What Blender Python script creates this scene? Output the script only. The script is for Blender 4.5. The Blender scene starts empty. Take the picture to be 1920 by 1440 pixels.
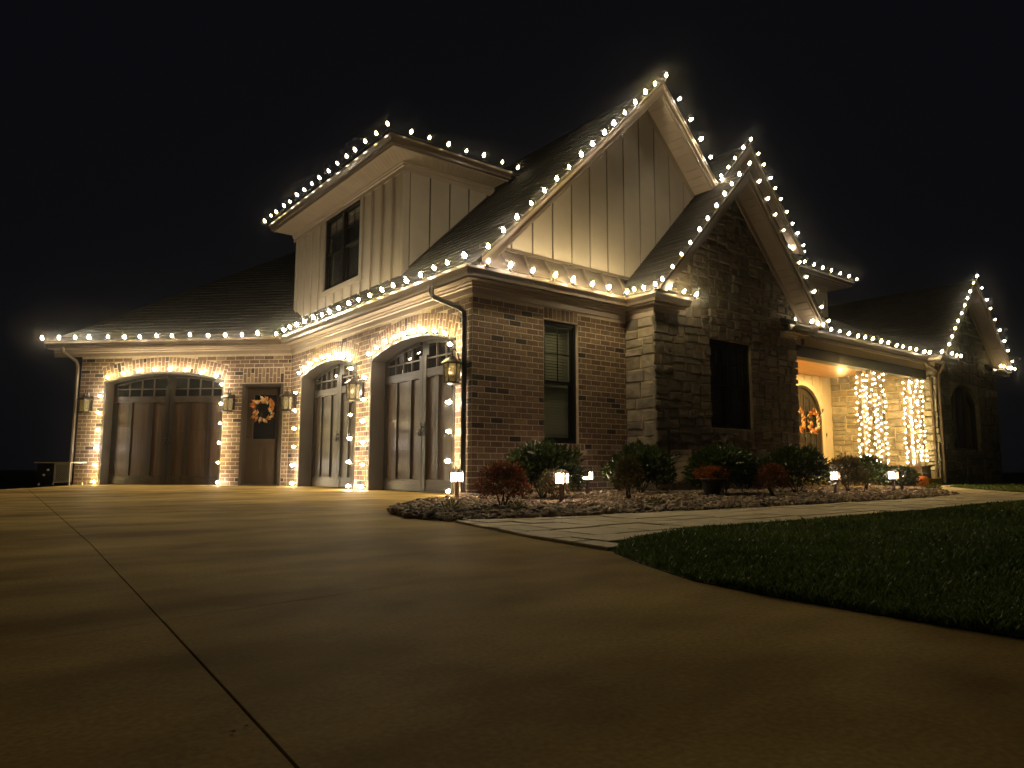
import bpy, math, random
import numpy as np
from mathutils import Matrix, Vector, noise

R = random.Random(11)
SC = bpy.context.scene
COL = SC.collection
PI = math.pi
Q = math.sqrt(.5)

# ------------------------------------------------------------------ camera
CAM_POS = Vector((-5.1668, -7.4311, 0.3573))
FPX, PITCH, ROLL, YAW = 1330.18, 0.1178, 0.0022, 0.66454
_d = Vector((math.sin(YAW)*math.cos(PITCH), math.cos(YAW)*math.cos(PITCH), math.sin(PITCH)))
_r = Vector((math.cos(YAW), -math.sin(YAW), 0)); _u = _r.cross(_d)
CR = math.cos(ROLL)*_r + math.sin(ROLL)*_u
CU = -math.sin(ROLL)*_r + math.cos(ROLL)*_u
CD = _d
cd = bpy.data.cameras.new('camera'); cam = bpy.data.objects.new('camera', cd); COL.objects.link(cam)
cd.sensor_width = 36; cd.lens = FPX/1920*36; cd.clip_end = 500; cd.clip_start = .05
m = Matrix((CR, CU, -CD)).transposed().to_4x4(); m.translation = CAM_POS
cam.matrix_world = m
SC.camera = cam

def project(p):
    v = Vector(p) - CAM_POS; z = v.dot(CD)
    if z < .1: return None
    return 960 + FPX*v.dot(CR)/z, 720 - FPX*v.dot(CU)/z, z

# ------------------------------------------------------------------ world: a night sky
W = bpy.data.worlds.new('World'); SC.world = W; W.use_nodes = True
nt = W.node_tree; nt.nodes.clear()
wo = nt.nodes.new('ShaderNodeOutputWorld'); wb = nt.nodes.new('ShaderNodeBackground')
wb.inputs[0].default_value = (.0032, .0033, .0044, 1); wb.inputs[1].default_value = 1.0
nt.links.new(wb.outputs[0], wo.inputs[0])

SC.view_settings.view_transform = 'Standard'; SC.view_settings.look = 'None'
SC.view_settings.gamma = 1; SC.view_settings.use_curve_mapping = False
SC.view_settings.exposure = 0.0
SC.render.engine = 'CYCLES'
SC.cycles.use_denoising = True
SC.cycles.max_bounces = 6; SC.cycles.diffuse_bounces = 3; SC.cycles.glossy_bounces = 3
SC.cycles.caustics_reflective = False; SC.cycles.caustics_refractive = False
SC.cycles.use_light_tree = True
SC.cycles.sample_clamp_indirect = 4.0

BULB = {'eave': 235., 'front': 420., 'gable': 135., 'rake': 26., 'far': 50., 'wing': 36., 'door': 210.}      # radiance of the large bulbs
MINI = 82.0       # radiance of the small column bulbs
GLOW_HAZE = .0032       # density of the mist added for the bulb glow
BLIND_FILL_W = 1.6       # dim lamp added behind the front window's blinds to make them glow
PORCH_W = 125.0    # watts of the porch ceiling lamps

# ------------------------------------------------------------------ materials
def nodes(name):
    M = bpy.data.materials.new(name); M.use_nodes = True
    n = M.node_tree.nodes; l = M.node_tree.links
    return M, n, l, n['Principled BSDF']

def mat(name, c1, c2=None, rough=.6, scale=8., var=0., bump=0., bscale=None, metal=0., spec=.5,
        stretch=(1, 1, 1), palette=None, detail=6., coat=0., thin=0.):
    """two colours blended by noise; var / palette vary it from piece to piece"""
    M, n, l, b = nodes(name)
    c2 = c2 or c1
    geo = n.new('ShaderNodeNewGeometry'); mp = n.new('ShaderNodeMapping'); mp.inputs['Scale'].default_value = stretch
    l.new(geo.outputs['Position'], mp.inputs['Vector'])
    no = n.new('ShaderNodeTexNoise'); no.inputs['Scale'].default_value = scale; no.inputs['Detail'].default_value = detail
    l.new(mp.outputs[0], no.inputs['Vector'])
    rp = n.new('ShaderNodeValToRGB'); rp.color_ramp.elements[0].position = .35; rp.color_ramp.elements[1].position = .65
    rp.color_ramp.elements[0].color = (*c1, 1); rp.color_ramp.elements[1].color = (*c2, 1)
    l.new(no.outputs['Fac'], rp.inputs[0]); out = rp.outputs[0]
    if var or palette:
        oi = n.new('ShaderNodeObjectInfo'); ad = n.new('ShaderNodeMath'); ad.operation = 'ADD'
        l.new(oi.outputs['Random'], ad.inputs[0]); l.new(geo.outputs['Random Per Island'], ad.inputs[1])
        fr = n.new('ShaderNodeMath'); fr.operation = 'FRACT'; l.new(ad.outputs[0], fr.inputs[0])
        if palette:
            pr = n.new('ShaderNodeValToRGB'); pr.color_ramp.interpolation = 'CONSTANT'
            els = pr.color_ramp.elements
            while len(els) < len(palette): els.new(.5)
            for e, (pos, c) in zip(els, palette): e.position = pos; e.color = (*c, 1)
            l.new(fr.outputs[0], pr.inputs[0])
            mx = n.new('ShaderNodeMixRGB'); mx.blend_type = 'MULTIPLY'; mx.inputs[0].default_value = 1
            l.new(out, mx.inputs[1]); l.new(pr.outputs[0], mx.inputs[2]); out = mx.outputs[0]
        if var:
            m2 = n.new('ShaderNodeMath'); m2.operation = 'MULTIPLY_ADD'; m2.inputs[1].default_value = 7.31; m2.inputs[2].default_value = .37
            l.new(fr.outputs[0], m2.inputs[0]); f2 = n.new('ShaderNodeMath'); f2.operation = 'FRACT'; l.new(m2.outputs[0], f2.inputs[0])
            mr = n.new('ShaderNodeMapRange'); mr.inputs['To Min'].default_value = 1-var; mr.inputs['To Max'].default_value = 1+var
            l.new(f2.outputs[0], mr.inputs[0])
            mx = n.new('ShaderNodeMixRGB'); mx.blend_type = 'MULTIPLY'; mx.inputs[0].default_value = 1
            l.new(out, mx.inputs[1]); l.new(mr.outputs[0], mx.inputs[2]); out = mx.outputs[0]
    l.new(out, b.inputs['Base Color'])
    b.inputs['Roughness'].default_value = rough; b.inputs['Metallic'].default_value = metal
    b.inputs['Specular IOR Level'].default_value = spec
    if thin:
        tl = n.new('ShaderNodeBsdfTranslucent'); l.new(out, tl.inputs['Color']); ms = n.new('ShaderNodeMixShader'); ms.inputs[0].default_value = thin
        l.new(b.outputs[0], ms.inputs[1]); l.new(tl.outputs[0], ms.inputs[2]); l.new(ms.outputs[0], n['Material Output'].inputs[0])
    if coat: b.inputs['Coat Weight'].default_value = coat; b.inputs['Coat Roughness'].default_value = .12
    if bump:
        bn = n.new('ShaderNodeTexNoise'); bn.inputs['Scale'].default_value = bscale or scale*3; bn.inputs['Detail'].default_value = 5
        l.new(mp.outputs[0], bn.inputs['Vector'])
        bp = n.new('ShaderNodeBump'); bp.inputs['Strength'].default_value = bump; bp.inputs['Distance'].default_value = .02
        l.new(bn.outputs['Fac'], bp.inputs['Height']); l.new(bp.outputs[0], b.inputs['Normal'])
    return M

def emit(name, c, s, base=(.8, .8, .8)):
    M, n, l, b = nodes(name)
    b.inputs['Base Color'].default_value = (*base, 1)
    b.inputs['Emission Color'].default_value = (*c, 1); b.inputs['Emission Strength'].default_value = s
    return M

def wood(name, c1, c2, rough=.4, axis=2, scale=6., bump=.25, spec=.5):
    """grain drawn out along one axis"""
    st = [1, 1, 1]; st[axis] = .07
    return mat(name, c1, c2, rough=rough, scale=scale*3, bump=bump, bscale=scale*9, stretch=st, var=.12, spec=spec, detail=8)

M_BRICK = mat('brick', (.78, .76, .74), (1.1, 1.08, 1.05), rough=.85, scale=22, bump=.5, bscale=70, var=.17,
              palette=[(0, (.185, .122, .084)), (.2, (.22, .15, .10)), (.38, (.165, .10, .072)), (.56, (.235, .167, .115)),
                       (.72, (.18, .116, .084)), (.86, (.29, .21, .14)), (.93, (.030, .024, .024))])
M_MORTAR = mat('mortar', (.54, .46, .34), (.65, .56, .43), rough=.95, scale=14, bump=.3, bscale=80)
M_STONE = mat('stone', (.72, .72, .72), (1.15, 1.12, 1.08), rough=.85, scale=7, bump=.9, bscale=16, var=.16,
              palette=[(0, (.24, .215, .17)), (.25, (.205, .185, .155)), (.45, (.27, .24, .185)), (.65, (.225, .20, .165)),
                       (.82, (.25, .21, .155)), (.93, (.18, .16, .135))])
M_SMORTAR = mat('stone_mortar', (.40, .33, .20), (.50, .42, .27), rough=.95, scale=14, bump=.3)
M_SIDING = mat('siding', (.42, .37, .305), (.46, .41, .34), rough=.6, scale=3, bump=.08, bscale=60, var=.05)
M_TRIM = mat('trim', (.36, .295, .235), (.40, .33, .265), rough=.5, scale=3, var=.04)
M_CREAM = mat('cream_board', (.62, .52, .36), (.66, .56, .40), rough=.55, scale=3, var=.04)
M_SHINGLE = mat('shingle', (.016, .015, .015), (.045, .040, .037), rough=.9, scale=40, bump=.5, bscale=160, var=.35)
M_GAP_SHADE = mat('siding_joint_shade', (.05, .038, .028), (.065, .05, .038), rough=.8)  # dark backing colour, paints batten shadow lines between the boards
M_METAL = mat('bronze_metal_roof', (.085, .068, .055), (.105, .085, .068), rough=.38, scale=4, spec=.6)
M_GUTTER = mat('bronze_gutter', (.085, .062, .045), (.10, .075, .055), rough=.28, scale=4, spec=.6, coat=.2)
M_BLACK = mat('black_metal', (.012, .011, .011), (.02, .018, .017), rough=.35, scale=10)
M_FRAME = mat('window_frame', (.010, .010, .010), (.016, .015, .014), rough=.3, scale=10)
M_JAMB = mat('jamb', (.045, .034, .028), (.058, .044, .036), rough=.4, scale=4)
M_GDOOR = wood('door_wood', (.036, .021, .013), (.070, .043, .028), rough=.42, spec=.45)
M_GRAIL = wood('door_rail_wood', (.010, .007, .005), (.045, .030, .021), rough=.42, axis=1, scale=4, bump=.5)
M_GSTILE = wood('door_stile_wood', (.011, .008, .006), (.024, .017, .013), rough=.42)
M_EDOOR = mat('entry_door', (.06, .042, .032), (.07, .05, .037), rough=.45, scale=4)
M_FDOOR = wood('front_door_wood', (.025, .018, .013), (.045, .033, .024), rough=.35)
M_BEAM = wood('beam_wood', (.018, .011, .007), (.04, .025, .016), rough=.6, axis=0)
M_POST = wood('post_wood', (.06, .036, .02), (.11, .065, .036), rough=.55)
M_CEIL = wood('ceiling_wood', (.42, .20, .055), (.60, .31, .10), rough=.4, axis=0)
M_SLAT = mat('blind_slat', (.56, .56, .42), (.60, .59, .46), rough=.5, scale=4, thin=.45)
M_ROOM = mat('room_dark', (.012, .012, .013), rough=.9)
def glass(name, c=(.010, .012, .014), alpha=.35):
    M, n, l, b = nodes(name)
    tr = n.new('ShaderNodeBsdfTransparent'); gl = n.new('ShaderNodeBsdfGlossy'); gl.inputs['Roughness'].default_value = .02
    gl.inputs['Color'].default_value = (.9, .9, .9, 1)
    lw = n.new('ShaderNodeLayerWeight'); lw.inputs['Blend'].default_value = .5
    pw = n.new('ShaderNodeMath'); pw.operation = 'POWER'; pw.inputs[1].default_value = 4.5; l.new(lw.outputs['Facing'], pw.inputs[0])
    fr = n.new('ShaderNodeMath'); fr.operation = 'MULTIPLY_ADD'; fr.inputs[1].default_value = .9; fr.inputs[2].default_value = .05; l.new(pw.outputs[0], fr.inputs[0])
    tr.inputs['Color'].default_value = (.96, .98, .965, 1)
    mx = n.new('ShaderNodeMixShader'); l.new(fr.outputs[0], mx.inputs[0]); l.new(tr.outputs[0], mx.inputs[1]); l.new(gl.outputs[0], mx.inputs[2])
    l.new(mx.outputs[0], n['Material Output'].inputs[0])
    return M
M_GLASS = glass('glass')
M_DGLASS = mat('dark_glass', (.012, .014, .016), rough=.03, spec=.9)
def lampglass(name):
    M, n, l, b = nodes(name)
    b.inputs['Base Color'].default_value = (.70, .66, .50, 1); b.inputs['Roughness'].default_value = .1
    tl = n.new('ShaderNodeBsdfTranslucent'); tl.inputs['Color'].default_value = (.85, .80, .62, 1)
    tp = n.new('ShaderNodeBsdfTransparent'); tp.inputs['Color'].default_value = (.95, .92, .82, 1)
    no = n.new('ShaderNodeTexNoise'); no.inputs['Scale'].default_value = 60
    bp = n.new('ShaderNodeBump'); bp.inputs['Strength'].default_value = .4; l.new(no.outputs['Fac'], bp.inputs['Height']); l.new(bp.outputs[0], b.inputs['Normal'])
    m1 = n.new('ShaderNodeMixShader'); m1.inputs[0].default_value = .6; l.new(b.outputs[0], m1.inputs[1]); l.new(tl.outputs[0], m1.inputs[2])
    m2 = n.new('ShaderNodeMixShader'); m2.inputs[0].default_value = .45; l.new(m1.outputs[0], m2.inputs[1]); l.new(tp.outputs[0], m2.inputs[2])
    l.new(m2.outputs[0], n['Material Output'].inputs[0]); return M
M_LGLASS = lampglass('lantern_glass')
M_LANT = mat('lantern_metal', (.022, .018, .015), (.04, .032, .027), rough=.32, scale=20, metal=.6)
M_B = {k: [emit('bulb_warm', (1., .78, .45), v), emit('bulb_soft', (1., .85, .63), v*1.2), emit('bulb_amber', (1., .77, .32), v*.8)] for k, v in BULB.items()}
M_MINI = emit('mini_bulb', (1., .78, .33), MINI)
M_CORD = mat('cord', (.012, .016, .010), rough=.5)
M_GRAVEL = mat('gravel', (.8, .8, .8), (1.15, 1.1, 1.05), rough=.75, scale=30, bump=.3, var=.35,
               palette=[(0, (.45, .35, .24)), (.2, (.27, .22, .17)), (.38, (.52, .42, .29)), (.55, (.36, .24, .15)), (.7, (.18, .155, .13)), (.84, (.62, .53, .38))])
M_SOIL = mat('soil', (.03, .022, .015), (.055, .04, .028), rough=.95, scale=12, bump=.6)
M_GRASS = mat('grass', (.060, .105, .020), (.115, .165, .035), rough=.45, scale=1.2, var=.45, thin=.45)
M_LAWN = mat('lawn', (.015, .025, .008), (.03, .045, .014), rough=.9, scale=14, bump=.6)
M_PAVER = mat('paver', (.60, .50, .31), (.75, .64, .41), rough=.7, scale=5, bump=.35, bscale=22, var=.09)
M_LEAF = mat('laurel_leaf', (.042, .075, .022), (.085, .125, .038), rough=.22, scale=10, var=.4, thin=.25, spec=.8)
M_LEAFY = mat('yellow_green_leaf', (.09, .12, .022), (.15, .16, .035), rough=.4, scale=10, thin=.35, var=.4)
M_LEAFR = mat('nandina_leaf', (1, 1, 1), (.8, .8, .8), rough=.4, scale=10, thin=.35, var=.3,
              palette=[(0, (.30, .045, .022)), (.35, (.24, .09, .03)), (.55, (.08, .075, .022)), (.75, (.34, .13, .04)), (.9, (.05, .06, .02))])
M_LEAFG = mat('nandina_green_leaf', (1, 1, 1), (.8, .8, .8), rough=.4, scale=10, thin=.35, var=.3,
              palette=[(0, (.055, .075, .022)), (.4, (.15, .10, .03)), (.7, (.08, .09, .025)), (.9, (.22, .07, .03))])
M_MUM = mat('orange_flower', (1, 1, 1), (.85, .85, .85), rough=.5, scale=10, thin=.35, var=.3,
            palette=[(0, (.55, .16, .03)), (.4, (.42, .10, .03)), (.7, (.30, .20, .05)), (.88, (.06, .07, .02))])
M_STEM = mat('stem', (.045, .03, .02), (.07, .05, .03), rough=.8)
M_WREATH = mat('wreath_leaf', (1, 1, 1), (.8, .8, .8), rough=.5, scale=20, thin=.35, var=.25,
               palette=[(0, (.64, .24, .05)), (.35, (.54, .15, .03)), (.52, (.68, .36, .10)), (.70, (.68, .58, .40)), (.92, (.38, .11, .03))])
M_PUMP = mat('pumpkin_orange', (.62, .17, .02), (.70, .22, .03), rough=.4, scale=6)
M_PUMPW = mat('pumpkin_cream', (.72, .66, .40), (.78, .72, .46), rough=.45, scale=6)
M_STUMP = mat('pumpkin_stem', (.16, .13, .06), (.22, .18, .08), rough=.8)
M_BASK = mat('basket_cane', (.42, .26, .12), (.55, .36, .18), rough=.6, scale=40, bump=.5)
M_FLAG = mat('flag_cloth', (.58, .45, .30), (.64, .50, .34), rough=.9, scale=30)
M_INKD = mat('flag_dark_print', (.012, .018, .012), rough=.9)
M_INKW = mat('flag_white_print', (.6, .55, .45), rough=.9)
M_INKG = mat('flag_green_print', (.02, .05, .03), rough=.9)
M_BRONZE = mat('path_light_bronze', (.16, .10, .065), (.20, .125, .08), rough=.45, scale=20)
M_PANEL = emit('path_light_glass', (1., .71, .50), 90)
M_CABP = mat('cabinet_pale_metal', (.50, .45, .38), (.58, .52, .44), rough=.4, scale=5)
M_CONC = None

def concrete():
    M, n, l, b = nodes('concrete')
    geo = n.new('ShaderNodeNewGeometry')
    def nz(scale, stretch, detail=6, rot=0):
        mp = n.new('ShaderNodeMapping'); mp.inputs['Scale'].default_value = stretch; mp.inputs['Rotation'].default_value = (0, 0, rot)
        l.new(geo.outputs['Position'], mp.inputs['Vector'])
        t = n.new('ShaderNodeTexNoise'); t.inputs['Scale'].default_value = scale; t.inputs['Detail'].default_value = detail
        l.new(mp.outputs[0], t.inputs['Vector']); return t.outputs['Fac']
    a = nz(.45, (1, 1, 1)); s = nz(1.1, (.42, 1.5, 1), 9, -.2); f = nz(90, (1, 1, 1), 3); br = nz(9, (.5, 9, 1), 4, -.12)
    r = n.new('ShaderNodeValToRGB'); r.color_ramp.elements[0].position = .42; r.color_ramp.elements[1].position = .60
    r.color_ramp.elements[0].color = (.27, .18, .060, 1); r.color_ramp.elements[1].color = (.74, .54, .205, 1)
    s3 = nz(2.6, (.75, 1.15, 1), 8, -.4); m3 = n.new('ShaderNodeMath'); m3.operation = 'MULTIPLY_ADD'; m3.inputs[1].default_value = .30; l.new(s3, m3.inputs[0])
    ad = n.new('ShaderNodeMath'); ad.operation = 'MULTIPLY_ADD'; ad.inputs[1].default_value = .36; l.new(a, ad.inputs[0])
    s2 = n.new('ShaderNodeMath'); s2.operation = 'MULTIPLY'; s2.inputs[1].default_value = .34; l.new(s, s2.inputs[0]); l.new(s2.outputs[0], m3.inputs[2]); l.new(m3.outputs[0], ad.inputs[2])
    l.new(ad.outputs[0], r.inputs[0])
    mx = n.new('ShaderNodeMixRGB'); mx.blend_type = 'MULTIPLY'; mx.inputs[0].default_value = .5
    fr = n.new('ShaderNodeMapRange'); fr.inputs['From Min'].default_value = .3; fr.inputs['From Max'].default_value = .7
    fr.inputs['To Min'].default_value = .6; fr.inputs['To Max'].default_value = 1.25; l.new(f, fr.inputs[0])
    l.new(r.outputs[0], mx.inputs[1]); l.new(fr.outputs[0], mx.inputs[2]); l.new(mx.outputs[0], b.inputs['Base Color'])
    b.inputs['Roughness'].default_value = .62; b.inputs['Specular IOR Level'].default_value = .009; b.inputs['Specular Tint'].default_value = (1, .66, .26, 1)
    h = n.new('ShaderNodeMath'); h.operation = 'MULTIPLY_ADD'; h.inputs[1].default_value = .35; l.new(f, h.inputs[0]); l.new(br, h.inputs[2])
    bp = n.new('ShaderNodeBump'); bp.inputs['Strength'].default_value = .12; bp.inputs['Distance'].default_value = .002
    l.new(h.outputs[0], bp.inputs['Height']); l.new(bp.outputs[0], b.inputs['Normal'])
    return M
M_CONC = concrete()

# ------------------------------------------------------------------ mesh helpers
class Frame:
    """a wall plane: s runs along it, t is up, d is outward"""
    def __init__(self, o, u):
        self.o = Vector((o[0], o[1], 0)); self.u = Vector((u[0], u[1], 0)).normalized()
        self.n = Vector((self.u.y, -self.u.x, 0)); self.z = Vector((0, 0, 1))
    def p(self, s, t, d=0.): return self.o + self.u*s + self.z*t + self.n*d
    def m(self, s, t, d=0.):
        M = Matrix((self.u, self.z, self.n)).transposed().to_4x4(); M.translation = self.p(s, t, d); return M

class MB:
    def __init__(self): self.v = []; self.f = []
    def add(self, vs, fs):
        k = len(self.v); self.v += [tuple(x) for x in vs]; self.f += [tuple(i+k for i in f) for f in fs]
    def hexa(self, c):       # c: 8 corners, bottom 4 then top 4
        self.add(c, [(3, 2, 1, 0), (4, 5, 6, 7), (0, 1, 5, 4), (1, 2, 6, 5), (2, 3, 7, 6), (3, 0, 4, 7)])
    def box(self, x0, x1, y0, y1, z0, z1):
        self.hexa([(x0, y0, z0), (x1, y0, z0), (x1, y1, z0), (x0, y1, z0), (x0, y0, z1), (x1, y0, z1), (x1, y1, z1), (x0, y1, z1)])
    def fbox(self, F, s0, s1, t0, t1, d0, d1):
        self.hexa([F.p(s0, t0, d1), F.p(s1, t0, d1), F.p(s1, t0, d0), F.p(s0, t0, d0),
                   F.p(s0, t1, d1), F.p(s1, t1, d1), F.p(s1, t1, d0), F.p(s0, t1, d0)])
    def prism(self, a, b):   # two matching rings
        n = len(a); self.add(list(a)+list(b), [tuple(range(n))[::-1], tuple(range(n, 2*n))] + [(i, (i+1) % n, n+(i+1) % n, n+i) for i in range(n)])
    def fpoly(self, F, pts, d0, d1): self.prism([F.p(s, t, d0) for s, t in pts], [F.p(s, t, d1) for s, t in pts])
    def ypoly(self, pts, y0, y1): self.prism([(x, y0, z) for x, z in pts], [(x, y1, z) for x, z in pts])
    def tube(self, pts, r, n=6, cap=True):
        pts = [Vector(p) for p in pts]; rings = []
        rr = r if isinstance(r, (list, tuple)) else [r]*len(pts)
        for i, p in enumerate(pts):
            t = (pts[min(i+1, len(pts)-1)] - pts[max(i-1, 0)]).normalized()
            a = t.cross(Vector((0, 0, 1)) if abs(t.z) < .9 else Vector((1, 0, 0))).normalized(); b = t.cross(a)
            rings.append([p + (a*math.cos(2*PI*k/n) + b*math.sin(2*PI*k/n))*rr[i] for k in range(n)])
        k = len(self.v); self.v += [tuple(q) for g in rings for q in g]
        for i in range(len(pts)-1):
            for j in range(n):
                a = k+i*n+j; b = k+i*n+(j+1) % n; self.f.append((a, b, b+n, a+n))
        if cap: self.f.append(tuple(k+j for j in range(n))[::-1]); self.f.append(tuple(k+(len(pts)-1)*n+j for j in range(n)))
    def lathe(self, prof, n=12, c=(0, 0, 0), rib=None, ph=0):
        k = len(self.v)
        for r, z in prof:
            for j in range(n):
                a = 2*PI*j/n+ph; q = r*(rib(a) if rib else 1); self.v.append((c[0]+q*math.cos(a), c[1]+q*math.sin(a), c[2]+z))
        for i in range(len(prof)-1):
            for j in range(n):
                a = k+i*n+j; b = k+i*n+(j+1) % n; self.f.append((a, b, b+n, a+n))
        self.f.append(tuple(k+j for j in range(n))[::-1]); self.f.append(tuple(k+(len(prof)-1)*n+j for j in range(n)))
    def mesh(self, name, mat_, smooth=False):
        me = bpy.data.meshes.new(name); me.from_pydata(self.v, [], self.f)
        if mat_: me.materials.append(mat_)
        if smooth: me.polygons.foreach_set('use_smooth', [True]*len(me.polygons))
        me.update(); return me
    def build(self, name, mat_, parent=None, smooth=False, kind=None):
        return link(name, self.mesh(name, mat_, smooth), parent, kind)

def link(name, data, parent=None, kind=None, M=None):
    o = bpy.data.objects.new(name, data); COL.objects.link(o)
    if parent: o.parent = parent
    if kind: o['kind'] = kind
    if M is not None: o.matrix_local = M
    return o
def thing(name, label, cat, loc=(0, 0, 0), rz=0, group=None):
    o = bpy.data.objects.new(name, None); COL.objects.link(o); o.location = loc; o.rotation_euler = (0, 0, rz); o.empty_display_size = .1
    return tag(o, label, cat, group)
def tag(o, label, cat, group=None):
    o['label'] = label; o['category'] = cat
    if group: o['group'] = group
    return o
def dup(src, loc, rz, label, sc=None):
    r = src.copy(); COL.objects.link(r); r.location = loc; r.rotation_euler = (0, 0, rz); r['label'] = label
    if sc: r.scale = sc
    for ch in list(src.children):
        c = ch.copy(); COL.objects.link(c); c.parent = r
        for g in list(ch.children):
            e = g.copy(); COL.objects.link(e); e.parent = c
    return r
def np_mesh(name, V, F, mat_, k):
    """many faces of k corners each from arrays"""
    me = bpy.data.meshes.new(name); nf = len(F)
    me.vertices.add(len(V)); me.vertices.foreach_set('co', np.asarray(V, np.float32).ravel())
    me.loops.add(nf*k); me.loops.foreach_set('vertex_index', np.asarray(F, np.int32).ravel())
    me.polygons.add(nf); me.polygons.foreach_set('loop_start', np.arange(nf, dtype=np.int32)*k)
    me.update(calc_edges=True); me.materials.append(mat_); return me
def clip(poly, a, b):
    """keep the part of a 2-D polygon left of the line a -> b"""
    out = []; n = len(poly)
    f = lambda p: (b[0]-a[0])*(p[1]-a[1]) - (b[1]-a[1])*(p[0]-a[0])
    for i in range(n):
        p, q = poly[i], poly[(i+1) % n]; fp, fq = f(p), f(q)
        if fp >= 0: out.append(p)
        if fp*fq < 0: t = fp/(fp-fq); out.append((p[0]+(q[0]-p[0])*t, p[1]+(q[1]-p[1])*t))
    return out
def clip_poly(poly, convex):
    for i in range(len(convex)):
        poly = clip(poly, convex[i], convex[(i+1) % len(convex)])
        if len(poly) < 3: return []
    return poly
def area2(p): return .5*sum(p[i][0]*p[(i+1) % len(p)][1]-p[(i+1) % len(p)][0]*p[i][1] for i in range(len(p)))
def inside(p, poly):
    c = False; n = len(poly); x, y = p
    for i in range(n):
        (x1, y1), (x2, y2) = poly[i], poly[i-1]
        if (y1 > y) != (y2 > y) and x < (x2-x1)*(y-y1)/(y2-y1)+x1: c = not c
    return c
def offset(path, o):
    """offset an open plan polyline to its right, mitred"""
    P = [Vector((p[0], p[1])) for p in path]; out = []
    N = []
    for i in range(len(P)-1):
        d = (P[i+1]-P[i]).normalized(); N.append(Vector((d.y, -d.x)))
    for i in range(len(P)):
        if i == 0: out.append(P[0]+N[0]*o)
        elif i == len(P)-1: out.append(P[-1]+N[-1]*o)
        else:
            b = (N[i-1]+N[i]); out.append(P[i]+b*(o/(1+N[i-1].dot(N[i]))))
    return out
def sweep(mb, path, prof):
    """prof: closed ring of (outward, z)"""
    offs = [offset(path, o) for o, z in prof]; n = len(prof); k = len(mb.v); m_ = len(path)
    for i in range(m_):
        for j, (o, z) in enumerate(prof): mb.v.append((offs[j][i].x, offs[j][i].y, z))
    for i in range(m_-1):
        for j in range(n):
            a = k+i*n+j; b = k+i*n+(j+1) % n; mb.f.append((a, b, b+n, a+n))
    mb.f.append(tuple(k+j for j in range(n))[::-1]); mb.f.append(tuple(k+(m_-1)*n+j for j in range(n)))

# ------------------------------------------------------------------ ground, drive, path, beds
def structure(o): o['kind'] = 'structure'; return o
b = MB(); b.add([(-90, -60, -.12), (110, -60, -.12), (110, 120, -.12), (-90, 120, -.12)], [(0, 1, 2, 3)])
structure(b.build('ground', M_LAWN))

drive = structure(link('driveway', None)); drive.location = (0, 0, 0)
def slab(poly, z0=-.1, z1=0., name='concrete_slab', mat_=M_CONC, parent=drive, ch=.0018):
    b = MB(); n = len(poly)
    if area2(poly) < 0: poly = poly[::-1]
    c = Vector((sum(p[0] for p in poly)/n, sum(p[1] for p in poly)/n))
    inn = []
    for p in poly:
        d = c-Vector(p); inn.append(Vector(p)+d.normalized()*ch if d.length > .001 else Vector(p))
    v = [(p[0], p[1], z0) for p in poly]+[(p[0], p[1], z1-ch*.6) for p in poly]+[(p[0], p[1], z1) for p in inn]
    f = [tuple(2*n+i for i in range(n))]
    for i in range(n):
        j = (i+1) % n; f += [(i, j, n+j, n+i), (n+i, n+j, 2*n+j, 2*n+i)]
    b.add(v, f); return b.build(name, mat_, parent)
# long saw-cut joint, running away from the camera, and one crossing it
J = [(-4.84, -14), (-4.815, -6.57), (-4.755, -5.62), (-4.63, -3.56), (-4.14, 7.27), (-3.9, 9.0)]
g = .0016; g2 = .0003
jx = lambda y: np.interp(y, [p[1] for p in J], [p[0] for p in J])
cy = lambda x: -5.50 + .17*(x+4.3)
left_far = [(-4.753-g, cy(-4.753)+g2), (-4.63-g, -3.56), (-4.14-g, 7.27), (-4.25, 7.15), (-4.62, 6.4), (-7.5, 3.2), (-12, -1), (-12, cy(-12)+g2)]
left_near = [(-4.84-g, -14), (-4.815-g, -6.57), (-4.753-g, cy(-4.753)-g2), (-12, cy(-12)-g2), (-12, -14)]
right_far = [(-4.753+g, cy(-4.753)+g2), (-2.6, cy(-2.6)+g2), (-2.2, -4.0), (-.2, -.2), (-.2, 0.1), (.5, .3), (.5, 7.3), (-2.6, 10), (-3.25, 9.45), (-3.3, 8.9), (-4.14+g, 7.2), (-4.63+g, -3.56)]
right_near = [(-4.753+g, cy(-4.753)-g2), (-4.815+g, -6.57), (-4.84+g, -14), (6, -14), (2, -9.0), (-2.5, -7.2), (-2.5, cy(-2.5)-g2)]
for P_ in (left_far, left_near, right_far, right_near): slab(P_)

TOPE = [(-2.52, -3.40), (-2.30, -3.52), (-2.06, -3.58), (-1.49, -3.64), (-.54, -3.68), (.37, -3.72), (2.21, -3.76), (4.37, -3.68), (5.65, -3.50), (7.0, -2.75), (9.1, -1.95), (10.5, -1.30)]
BOTE = [(11.6, -1.28), (10.3, -1.55), (9.0, -2.40), (7.85, -3.18), (7.2, -3.75), (7.4, -5.2), (5.9, -5.4), (4.9, -4.78), (4.28, -4.66), (3.11, -4.68), (.97, -4.78), (-.18, -4.78), (-1.49, -4.78), (-2.05, -4.84), (-2.52, -4.99), (-2.90, -5.25)]
PATH = TOPE+BOTE+[(-2.80, -4.56)]
path = structure(link('path', None))
b = MB(); b.add([(x, y, .004) for x, y in PATH], [tuple(range(len(PATH)))[::-1]])
b.build('path_bed', mat('path_joint', (.10, .08, .05), (.15, .12, .075), rough=.9), path)
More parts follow.
